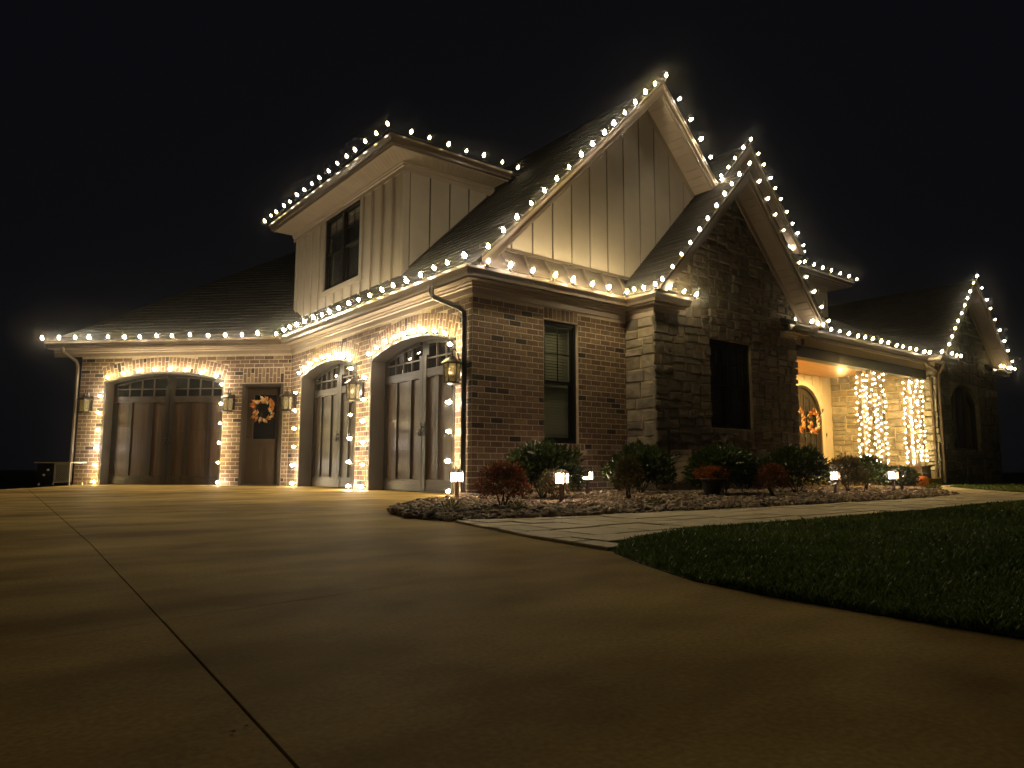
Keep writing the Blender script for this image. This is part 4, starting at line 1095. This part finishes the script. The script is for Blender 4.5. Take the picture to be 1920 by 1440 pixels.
# small lights wound round the porch posts
def wound(posts, seed):
    rg = random.Random(seed); it = []
    for x, y in posts:
        n_ = 48
        for i in range(n_):
            a = i*2.25+rg.uniform(-.5, .5); r = .060+rg.uniform(0, .02); d = Vector((math.cos(a), math.sin(a), 0))
            it.append((Vector((x, y, 0))+d*r+Vector((0, 0, .46+1.90*i/n_+rg.uniform(-.015, .015))), d+Vector((rg.uniform(-.4, .4), rg.uniform(-.4, .4), rg.uniform(-.4, .4)))))
    return it
PG = 'strings of small white bulbs wound round the porch columns'
light_string('string of small white bulbs wound round the column nearer the front door', wound(C1, 1), PG, mini=True)
light_string('string of small white bulbs wound round the column by the stone side wall', wound(C2, 2), PG, mini=True)

# ------------------------------------------------------------------ wall lanterns
def make_lantern(label):
    """carriage lantern: local x = out from the wall, z up, origin on the wall at mid height"""
    t = thing('wall_lantern', label, 'wall lantern', group='carriage lanterns on the garage piers')
    b = MB(); b.box(0, .022, -.055, .055, -.14, .16); b.box(.0221, .032, -.035, .035, -.11, .13); b.build('back_plate', M_LANT, t)
    b = MB(); b.tube([(.03, 0, .05), (.06, 0, .13), (.085, 0, .21), (.12, 0, .265), (.165, 0, .262), (.18, 0, .225), (.17, 0, .20)], .0085, 6)
    b.build('arm', M_LANT, t); b = MB()
    b.tube([(.03, 0, -.09), (.07, 0, -.165), (.12, 0, -.19), (.17, 0, -.185)], .007, 6); b.build('bracket', M_LANT, t)
    cx = .17; ph = PI/6
    b = MB(); b.lathe([(.150, .075), (.150, .085), (.105, .115), (.060, .150), (.046, .153), (.044, .170), (.016, .178), (.010, .20), (.016, .21), (.004, .225)], 6, (cx, 0, 0), ph=ph); b.build('cap', M_LANT, t)
    b = MB(); b.lathe([(.080, -.205), (.128, -.192), (.128, -.182), (.095, -.172), (.02, -.17)], 6, (cx, 0, 0), ph=ph); b.lathe([(.004, -.235), (.014, -.222), (.008, -.205)], 6, (cx, 0, 0)); b.build('base', M_LANT, t)
    cg = MB(); ring_ = lambda r, z: [Vector((cx+r*math.cos(ph+PI/3*k), r*math.sin(ph+PI/3*k), z)) for k in range(6)]
    T, Bm = ring_(.108, .075), ring_(.092, -.172)
    for k in range(6):
        cg.tube([Bm[k], T[k]], .0075, 4); cg.tube([T[k], T[(k+1) % 6]], .008, 4); cg.tube([Bm[k], Bm[(k+1) % 6]], .008, 4)
        pc = lambda u, v: (Bm[k].lerp(Bm[(k+1) % 6], u)).lerp(T[k].lerp(T[(k+1) % 6], u), v)*1.0
        ov = [pc(.5+.26*math.cos(a*PI/6), .5+.27*math.sin(a*PI/6)) for a in range(13)]
        o_ = (pc(.5, .5)-Vector((cx, 0, pc(.5, .5).z))).normalized()*.004
        cg.tube([p+o_ for p in ov], .0032, 4, False)
        for u, v, u2, v2 in ((0.04, .03, .33, .30), (.96, .03, .67, .30), (.04, .97, .33, .70), (.96, .97, .67, .70)): cg.tube([pc(u, v)+o_, pc(u2, v2)+o_], .0028, 4)
    cg.build('cage', M_LANT, t)
    for k in range(6):
        b = MB(); i_ = .985; q = [Bm[k], Bm[(k+1) % 6], T[(k+1) % 6], T[k]]
        b.prism([(cx+(p.x-cx)*i_, p.y*i_, p.z) for p in q], [(cx+(p.x-cx)*(i_-.02), p.y*(i_-.02), p.z) for p in q]); b.build('glass_pane', M_LGLASS, t)
    for k in range(3):
        a = k*2.1; b = MB(); b.tube([(cx+.028*math.cos(a), .028*math.sin(a), -.165), (cx+.028*math.cos(a), .028*math.sin(a), -.06)], .010, 6); b.build('candle', M_CREAM, t)
    return t
def yaw_of(n): return math.atan2(n.y, n.x)
lan = make_lantern('wall lantern on the brick pier beside the black downspout, right of the last garage door')
p = GA.p(GA.o.y-.19, 1.62, .01); lan.location = p; lan.rotation_euler = (0, 0, yaw_of(GA.n))
for F, s, t_, lb in ((GA, GA.o.y-3.08, 1.62, 'wall lantern on the brick pier between the two right garage doors'),
                     (GA, GA.o.y-5.98, 1.64, 'wall lantern in the corner right of the wreath door'),
                     (LW, LWL-1.20, 1.64, 'wall lantern between the left garage door and the wreath door'),
                     (LW, LWL-4.27, 1.64, 'wall lantern at the outer left end of the brick wall')):
    dup(lan, F.p(s, t_, .01), yaw_of(F.n), lb)

# ------------------------------------------------------------------ path lights
def make_path_light(label):
    t = thing('path_light', label, 'path light', group='low square path lights in the pebble bed')
    b = MB(); b.box(-.017, .017, -.017, .017, -.05, .205); b.build('post', M_BRONZE, t)
    b = MB(); b.box(-.046, .046, -.046, .046, .206, .216); b.build('base', M_BRONZE, t)
    for sx, sy in ((1, 0), (-1, 0), (0, 1), (0, -1)):
        b = MB()
        if sx: b.box(sx*.044-.002, sx*.044+.002, -.043, .043, .2165, .305)
        else: b.box(-.0415, .0415, sy*.044-.002, sy*.044+.002, .2165, .305)
        b.build('glass_pane', M_PANEL, t)
    b = MB()
    for x in (-.049, .049):
        for y in (-.049, .049): b.box(x-.009, x+.009, y-.009, y+.009, .2162, .306)
    for k in (-.014, .014):
        for s_ in (-.0505, .0505): b.box(k-.005, k+.005, s_-.003, s_+.003, .2162, .306); b.box(s_-.0031, s_+.0031, k-.005, k+.005, .2162, .306)
    b.build('cage', M_BRONZE, t)
    b = MB(); r = .070; b.lathe([(r*1.25, .307), (r*1.25, .315), (.03, .343), (.006, .347)], 4, ph=PI/4); b.build('cap', M_BRONZE, t)
    return t
pl = make_path_light('path light at the house corner in front of the black downspout'); pl.location = (-.88, -1.00, .0); pl.rotation_euler = (0, 0, .35)
for x, y, a, lb in ((-.52, -2.28, .5, 'path light in front of the large shrub under the brick wall window'),
                    (1.28, -.78, .2, 'path light by the brick wall between the two large laurel shrubs'),
                    (4.44, -2.40, .4, 'path light beside the yellow-green bush, left of the porch column'),
                    (5.80, -2.58, .1, 'path light in front of the small round bush near the end of the pebble bed'),
                    (7.81, -1.84, .3, 'farthest path light, standing behind another one near the porch')):
    dup(pl, (x, y, 0), a, lb)

# ------------------------------------------------------------------ shrubs: real leaves on a branching frame
def leaf_cloud(n_, rx, ry, h, L, Wd, seed, droop=.0, base=.06, shell=.42, up=.35, lobes=.22):
    r_ = np.random.RandomState(seed); u = r_.normal(size=(n_, 3)); u /= np.linalg.norm(u, axis=1)[:, None]; u[:, 2] = np.where(u[:, 2] < -.55, -u[:, 2], u[:, 2])
    lob = np.array([1+lobes*noise.noise(Vector(x)*2.6+Vector((seed, 0, 0))) + lobes*.6*noise.noise(Vector(x)*6+Vector((0, seed, 0))) for x in u])
    rad = (r_.rand(n_)**shell)*lob
    c = u*rad[:, None]*np.array([rx, ry, h*.56]); c[:, 2] += base+h*.44
    c[:, 2] = np.maximum(c[:, 2], .015)
    d = u*np.array([1, 1, .8])+r_.normal(size=(n_, 3))*.55; d[:, 2] += up-droop; d /= np.linalg.norm(d, axis=1)[:, None]
    sd = np.cross(d, r_.normal(size=(n_, 3))); sd /= np.linalg.norm(sd, axis=1)[:, None]; nm = np.cross(d, sd)
    l_ = (L*r_.uniform(.65, 1.25, n_))[:, None]; w_ = (Wd*r_.uniform(.7, 1.2, n_))[:, None]
    A = c; T = c+d*l_; ML = c+d*l_*.5+sd*w_*.5+nm*w_*.15; MR_ = c+d*l_*.5-sd*w_*.5+nm*w_*.15; V = np.stack([A, MR_, T, ML], 1).reshape(-1, 3)
    k = np.arange(n_)*4; F = np.concatenate([np.stack([k, k+1, k+2], 1), np.stack([k, k+2, k+3], 1)]); return V, F
def shrub(name, label, x, y, rx, ry, h, n_, L, Wd, mt, seed, cat='shrub', group=None, nst=6, **kw):
    t = thing(name, label, cat, (x, y, .005), 0, group)
    V, F = leaf_cloud(n_, rx, ry, h, L, Wd, seed, **kw); link('foliage', np_mesh('foliage', V, F, mt, 3), t)
    b = MB(); rg = random.Random(seed)
    for i in range(nst):
        a = rg.uniform(0, 6.28); q = rg.uniform(.3, .85); ex = Vector((rx*q*math.cos(a), ry*q*math.sin(a), h*rg.uniform(.4, .6)))
        b.tube([(rg.uniform(-.03, .03), rg.uniform(-.03, .03), -.01), ex*.4+Vector((0, 0, h*.12)), ex], [.009, .006, .002], 5)
    b.build('stem', M_STEM, t); return t
LG = 'laurel shrubs in the pebble bed'
shrub('laurel_shrub', 'large dark laurel shrub under the brick wall window', -.02, -1.42, .44, .40, .54, 4620, .085, .028, M_LEAF, 1, group=LG)
shrub('laurel_shrub', 'large dark laurel shrub against the corner of the stone wall', 2.02, -1.02, .50, .38, .56, 4400, .08, .027, M_LEAF, 2, group=LG)
shrub('laurel_shrub', 'dark laurel shrub below the stone wall window, beside the orange mums', 2.62, -1.90, .50, .42, .53, 4180, .08, .027, M_LEAF, 3, group=LG)
shrub('laurel_shrub', 'broad dark laurel shrub in front of the porch entrance', 4.05, -2.05, .56, .42, .55, 4400, .08, .028, M_LEAF, 4, group=LG)
shrub('laurel_shrub', 'dark laurel shrub in front of the lit column nearer the door', 5.95, -2.10, .34, .30, .44, 2420, .075, .027, M_LEAF, 5, group=LG)
NG = 'small nandina bushes along the pebble bed'
shrub('nandina_bush', 'small red-leaved nandina bush in front of the large laurel', -1.42, -2.52, .21, .21, .33, 2989, .038, .013, M_LEAFR, 6, group=NG, shell=.3, droop=.5)
shrub('nandina_bush', 'upright brownish nandina bush in front of the stone corner laurel', .56, -2.15, .15, .15, .42, 2760, .036, .012, M_LEAFG, 7, group=NG, shell=.3, droop=.3)
shrub('nandina_bush', 'small reddish nandina bush between the two laurels below the stone wall', 2.72, -2.52, .20, .18, .34, 2070, .04, .013, M_LEAFR, 8, group=NG, shell=.3, droop=.3)
shrub('nandina_bush', 'yellow-green and brown nandina bush right of the porch path light', 5.15, -2.22, .30, .26, .46, 3449, .045, .015, M_LEAFG, 9, group=NG, shell=.4)
shrub('nandina_bush', 'small reddish bush behind the path light by the end of the laurel', -.34, -1.98, .16, .15, .26, 1609, .04, .013, M_LEAFG, 10, group=NG, shell=.35, droop=.3)
shrub('round_bush', 'small round green bush at the porch end of the pebble bed', 6.55, -2.38, .26, .24, .32, 2989, .04, .016, M_LEAF, 11, shell=.35)
shrub('low_plant', 'low green tuft at the pebble bed tip near the porch step', 7.72, -2.36, .16, .14, .09, 240, .05, .014, M_LEAFY, 12, cat='plant', base=.0)
for i, (x, y, lb) in enumerate(((-2.02, -2.62, 'tiny yellow-green weed near the left tip of the pebble bed'), (-1.62, -2.95, 'tiny yellow-green weed just left of the red nandina bush'),
                                (.05, -2.95, 'tiny yellow-green weed in front of the middle path light'))):
    shrub('weed', lb, x, y, .09, .08, .07, 90, .05, .010, M_LEAFY, 20+i, cat='plant', base=0, nst=3, group='weeds among the pebbles')
# pot of orange mums
t = thing('potted_mums', 'pot of orange mums with a pale rim beside the garden flag', 'potted plant', (2.20, -2.02, .005))
b = MB(); b.lathe([(.09, 0), (.125, .19), (.14, .20), (.14, .225), (.12, .225), (.115, .20)], 14); b.build('pot', mat('pot_plastic', (.02, .018, .018), (.03, .028, .026), rough=.5), t)
b = MB(); b.lathe([(.141, .222), (.147, .224), (.147, .234), (.141, .236), (.122, .234), (.122, .226)], 16); b.build('pot_rim', M_CABP, t)
V, F = leaf_cloud(1500, .22, .20, .18, .032, .018, 31, base=.20, shell=.3); link('flowers', np_mesh('flowers', V, F, M_MUM, 3), t)

# ------------------------------------------------------------------ wreaths
def make_wreath(label, seed, r=.185):
    """hangs in the local xz plane, facing -y"""
    t = thing('wreath', label, 'wreath', group='orange autumn leaf wreaths on the doors'); rg = random.Random(seed)
    b = MB(); b.tube([(r*math.cos(a*PI/12), 0, r*math.sin(a*PI/12)) for a in range(25)], .016, 6, False); b.build('ring', M_STEM, t)
    lm = []
    for k in range(4):
        b = MB(); L = rg.uniform(.11, .15); w = rg.uniform(.042, .06); f = rg.uniform(.008, .018)
        b.add([(0, 0, 0), (-w*.5, f, L*.3), (-w*.62, f, L*.55), (-w*.22, f*.5, L*.62), (0, 0, L), (w*.22, f*.5, L*.62), (w*.62, f, L*.55), (w*.5, f, L*.3), (0, -f*.6, L*.45)],
              [(0, 8, 1), (1, 8, 2), (2, 8, 3), (3, 8, 4), (4, 8, 5), (5, 8, 6), (6, 8, 7), (7, 8, 0)]); lm.append(b.mesh('leaf', M_WREATH))
    for i in range(54):
        a = i/54*2*PI+rg.uniform(-.08, .08); rr = r+rg.uniform(-.06, .03); out = Vector((math.cos(a), 0, math.sin(a))); tg = Vector((-math.sin(a), 0, math.cos(a)))
        d = (out*rg.uniform(-.15, 1.)+tg*rg.uniform(.2, 1.1)+Vector((0, -rg.uniform(.1, .55), 0))).normalized()
        nrm = (Vector((0, -1, 0))+Vector((rg.uniform(-.5, .5), 0, rg.uniform(-.5, .5)))); x = d.cross(nrm).normalized(); y = d.cross(x)
        M = Matrix((x, y, d)).transposed().to_4x4(); M.translation = out*rr+Vector((0, -rg.uniform(.005, .04), 0)); link('leaf', rg.choice(lm), t, M=M)
    return t
w1 = make_wreath('autumn leaf wreath on the brown entry door beside the left garage door', 3)
w1.location = LW.p(LWL-.585, 1.50, -.10); w1.rotation_euler = (0, 0, yaw_of(LW.n)+PI/2)
for sg, lb in ((.97, 'autumn leaf wreath on the right leaf of the arched front door'), (-.56, 'autumn leaf wreath on the arched front door, half hidden by the stone corner')):
    w = dup(w1, DWF.p(DC+sg*.45, 1.52, -.005), 0, lb, (1.12, 1, 1.2))

# ------------------------------------------------------------------ autumn things on the porch
def pumpkin(label, loc, r, h, mt, ribs=9, tilt=(0, 0, 0), group=None, rim=None):
    t = thing('pumpkin', label, 'pumpkin', loc, 0, group); t.rotation_euler = tilt
    b = MB(); n_ = ribs*4
    prof = [(r*.18, h*.04), (r*.55, .0), (r*.88, h*.16), (r, h*.45), (r*.93, h*.72), (r*.62, h*.94), (r*.28, h*.97), (r*.08, h*.90)]
    b.lathe(prof, n_, rib=lambda a: .94+.06*abs(math.sin(a*ribs/2))); b.build('body', mt, t, True)
    b = MB(); b.tube([(0, 0, h*.88), (r*.04, 0, h*1.05), (r*.16, 0, h*1.22)], [r*.13, r*.09, r*.10], 7); b.build('stem', M_STUMP, t); return t
pumpkin('cream white pumpkin on the porch left of the orange one', (8.02, -.60, .15), .155, .24, M_PUMPW, tilt=(.25, -.25, .4))
pumpkin('orange pumpkin on the porch next to the cream one', (8.48, -.46, .15), .155, .20, M_PUMP)
t = thing('planter', 'low dark box planter at the foot of the porch column by the side wall', 'planter', (10.25, -1.05, .0), .2)
b = MB(); b.prism([(-.22, -.18, 0), (.22, -.18, 0), (.22, .18, 0), (-.22, .18, 0)], [(-.25, -.2, .26), (.25, -.2, .26), (.25, .2, .26), (-.25, .2, .26)]); b.build('box', M_BLACK, t)
b = MB(); b.box(-.265, .265, -.215, .215, .2605, .275); b.build('rim', M_LANT, t)
pumpkin('small orange pumpkin in front of the dark planter by the right column', (9.75, -1.38, .02), .12, .20, M_PUMP)
t = thing('basket', 'small cane basket with a tall arched handle in front of the front door', 'basket', (9.25, .75, .15), .9)
b = MB(); b.lathe([(.12, 0), (.16, .12), (.17, .16), (.155, .16), (.13, .02)], 14); b.build('bowl', M_BASK, t)
b = MB(); b.tube([(.16*math.cos(a*PI/10), 0, .14+.30*math.sin(a*PI/10)) for a in range(11)], .016, 6); b.build('handle', M_CREAM, t)
b = MB(); b.lathe([(.02, .13), (.06, .16), (.075, .22), (.05, .28), (.01, .30)], 10, rib=lambda a: .9+.1*abs(math.sin(a*3))); b.build('gourd', M_PUMPW, t)
b = MB(); b.lathe([(.02, .13), (.05, .15), (.055, .19), (.02, .22)], 9, (.09, .04, 0)); b.build('gourd', M_PUMP, t)

# ------------------------------------------------------------------ garden flag
fx = thing('garden_flag', 'small garden flag with a dark oval G emblem standing before the dark stone wall', 'flag', (2.98, -.95, .0), -.62)
b = MB(); b.tube([(-.17, 0, -.02), (-.17, 0, .60), (-.165, 0, .615), (.17, 0, .63)], .006, 6); b.build('pole', M_BLACK, fx)
def flag_pt(u, v):       # u across 0..1, v down 0..1; the free corner curls back
    w_ = .15-.012*v; return Vector((-.155+u*2*w_-.018*v*u, .012+.030*math.sin(u*4+v*3)*v*.8, .612+.012*u-v*(.455-.035*u)))
b = MB(); NU, NV = 10, 14
for y_ in (0, .002):
    for j in range(NV+1):
        for i in range(NU+1): q = flag_pt(i/NU, j/NV); b.v.append((q.x, q.y+y_, q.z))
for k in (0, (NU+1)*(NV+1)):
    for j in range(NV):
        for i in range(NU): a = k+j*(NU+1)+i; b.f.append((a, a+1, a+NU+2, a+NU+1))
cl = b.build('cloth', M_FLAG, fx, True)
def printed(name, polys, mt, lift=.0015):
    """flat print following the cloth"""
    b = MB()
    for P_ in polys: k = len(b.v); b.v += [tuple(flag_pt(u, v)+Vector((0, -lift, 0))) for u, v in P_]; b.f.append(tuple(range(k, k+len(P_))))
    b.build(name, mt, cl)
def ringp(cu, cv, ru, rv, ru2, rv2, a0=0, a1=2*PI, n_=28):
    out = []
    for i in range(n_):
        t0, t1 = a0+(a1-a0)*i/n_, a0+(a1-a0)*(i+1)/n_
        out.append([(cu+ru*math.cos(t0), cv+rv*math.sin(t0)), (cu+ru*math.cos(t1), cv+rv*math.sin(t1)), (cu+ru2*math.cos(t1), cv+rv2*math.sin(t1)), (cu+ru2*math.cos(t0), cv+rv2*math.sin(t0))])
    return out
printed('emblem', ringp(.28, .155, .25, .12, .0, .0), M_INKG)
printed('emblem_ring', ringp(.28, .155, .235, .108, .20, .092), M_INKW, .0022)
printed('emblem_letter', ringp(.28, .155, .17, .078, .085, .042, .55, 2*PI-.62)+[[(.27, .150), (.43, .150), (.43, .172), (.27, .172)], [(.37, .150), (.425, .150), (.425, .200), (.37, .200)]], M_INKW, .0028)
def text_on(txt, u0, v0, size, mt, par=fx):
    for i, ch in enumerate(txt):
        if ch == ' ': continue
        cu = bpy.data.curves.new('lettering', 'FONT'); cu.body = ch; cu.size = size; cu.align_x = 'CENTER'; cu.extrude = .0004
        tmp = bpy.data.objects.new('letter', cu); me = bpy.data.meshes.new_from_object(tmp); bpy.data.objects.remove(tmp); me.materials.clear(); me.materials.append(mt)
        q = flag_pt(u0+i*size*2.05, v0); o = link('letter', me, cl); o.location = q+Vector((0, -.004, 0)); o.rotation_euler = (PI/2, 0, 0)
text_on("Y'ALL", .56, .19, .052, M_INKD)
text_on('GREEN BAY', .12, .62, .045, M_INKD)
printed('stripe', [[(.08, .36), (.92, .35), (.92, .37), (.08, .38)], [(.36, .70), (.92, .69), (.92, .72), (.36, .73)], [(.36, .80), (.92, .79), (.92, .81), (.36, .82)]], M_INKD)
printed('blot', ringp(.18, .78, .14, .075, 0, 0), M_INKD)

# ------------------------------------------------------------------ low metal cabinet at the outer end of the left wing
t = thing('utility_cabinet', 'low dark metal cabinet with pale lattice beside the brick wall end', 'cabinet', LW.p(.0, 0, .34), yaw_of(LW.n)+PI/2)
b = MB(); b.box(-.36, .0, -.20, .20, .045, .43); b.build('body', M_BLACK, t)
b = MB(); b.box(-.42, .36, -.22, .22, .432, .455); b.build('lid', M_CABP, t)
b = MB(); b.box(.001, .34, -.205, -.185, .06, .10); b.box(.001, .34, -.205, -.185, .40, .431); b.box(.31, .34, -.205, -.185, .101, .399); b.box(.001, .03, -.205, -.185, .101, .399); b.build('lattice_frame', M_CABP, t)
b = MB()
for i in range(-9, 10):
    for sg in (1, -1):
        x0 = .17+i*.042; pts = []
        seg = [(x0-.15*sg, .10), (x0+.15*sg, .40)]
        q = clip_poly([(seg[0][0]-.007, .10), (seg[0][0]+.007, .10), (seg[1][0]+.007, .40), (seg[1][0]-.007, .40)], [(.031, .10), (.309, .10), (.309, .40), (.031, .40)])
        if len(q) > 2: b.prism([(x, -.200-.002*sg, z) for x, z in q], [(x, -.196-.002*sg, z) for x, z in q])
b.build('lattice', M_CABP, t)
b = MB(); b.box(.02, .31, -.17, -.15, .07, .42); b.build('inner_panel', M_JAMB, t)
b = MB()
for x in (-.32, .32):
    for y in (-.18, .18): b.tube([(x, y, 0), (x, y, .05)], [.022, .016], 8)
b.build('feet', M_CABP, t)
for x, z in ((-.20, .20), (-.12, .30)): b = MB(); b.tube([(x, -.20, z), (x, -.235, z)], [.022, .018], 10); b.build('knob', M_CABP, t)

# dry leaves blown onto the drive
lm = MB(); lm.add([(-.008, 0, .001), (0, -.005, .004), (.009, 0, .001), (0, .005, .005)], [(0, 1, 2, 3)]); LM = lm.mesh('fallen_leaf', M_LEAFY)
for x, y, lb in ((-4.819, -6.392, 'small dry leaf lying on the drive beside the long joint'), (-4.840, -6.403, 'smaller dry leaf on the drive just behind the other one')):
    o = tag(link('fallen_leaf', LM), lb, 'leaf', 'leaves on the driveway'); o.location = (x, y, .001); o.rotation_euler = (0, 0, R.uniform(0, 6)); o.scale = (.5, .5, .5)

# ------------------------------------------------------------------ thin mist volume, added to give the bulbs a glow
M = bpy.data.materials.new('glow_haze'); M.use_nodes = True; n = M.node_tree.nodes; n.remove(n['Principled BSDF'])
v = n.new('ShaderNodeVolumePrincipled'); v.inputs['Color'].default_value = (.9, .9, .9, 1)
v.inputs['Density'].default_value = GLOW_HAZE; v.inputs['Anisotropy'].default_value = .991
M.node_tree.links.new(v.outputs[0], n['Material Output'].inputs['Volume'])
b = MB(); b.box(-95, 115, -65, 125, -1.2, 8.6); b.build('glow_haze', M, kind='stuff')
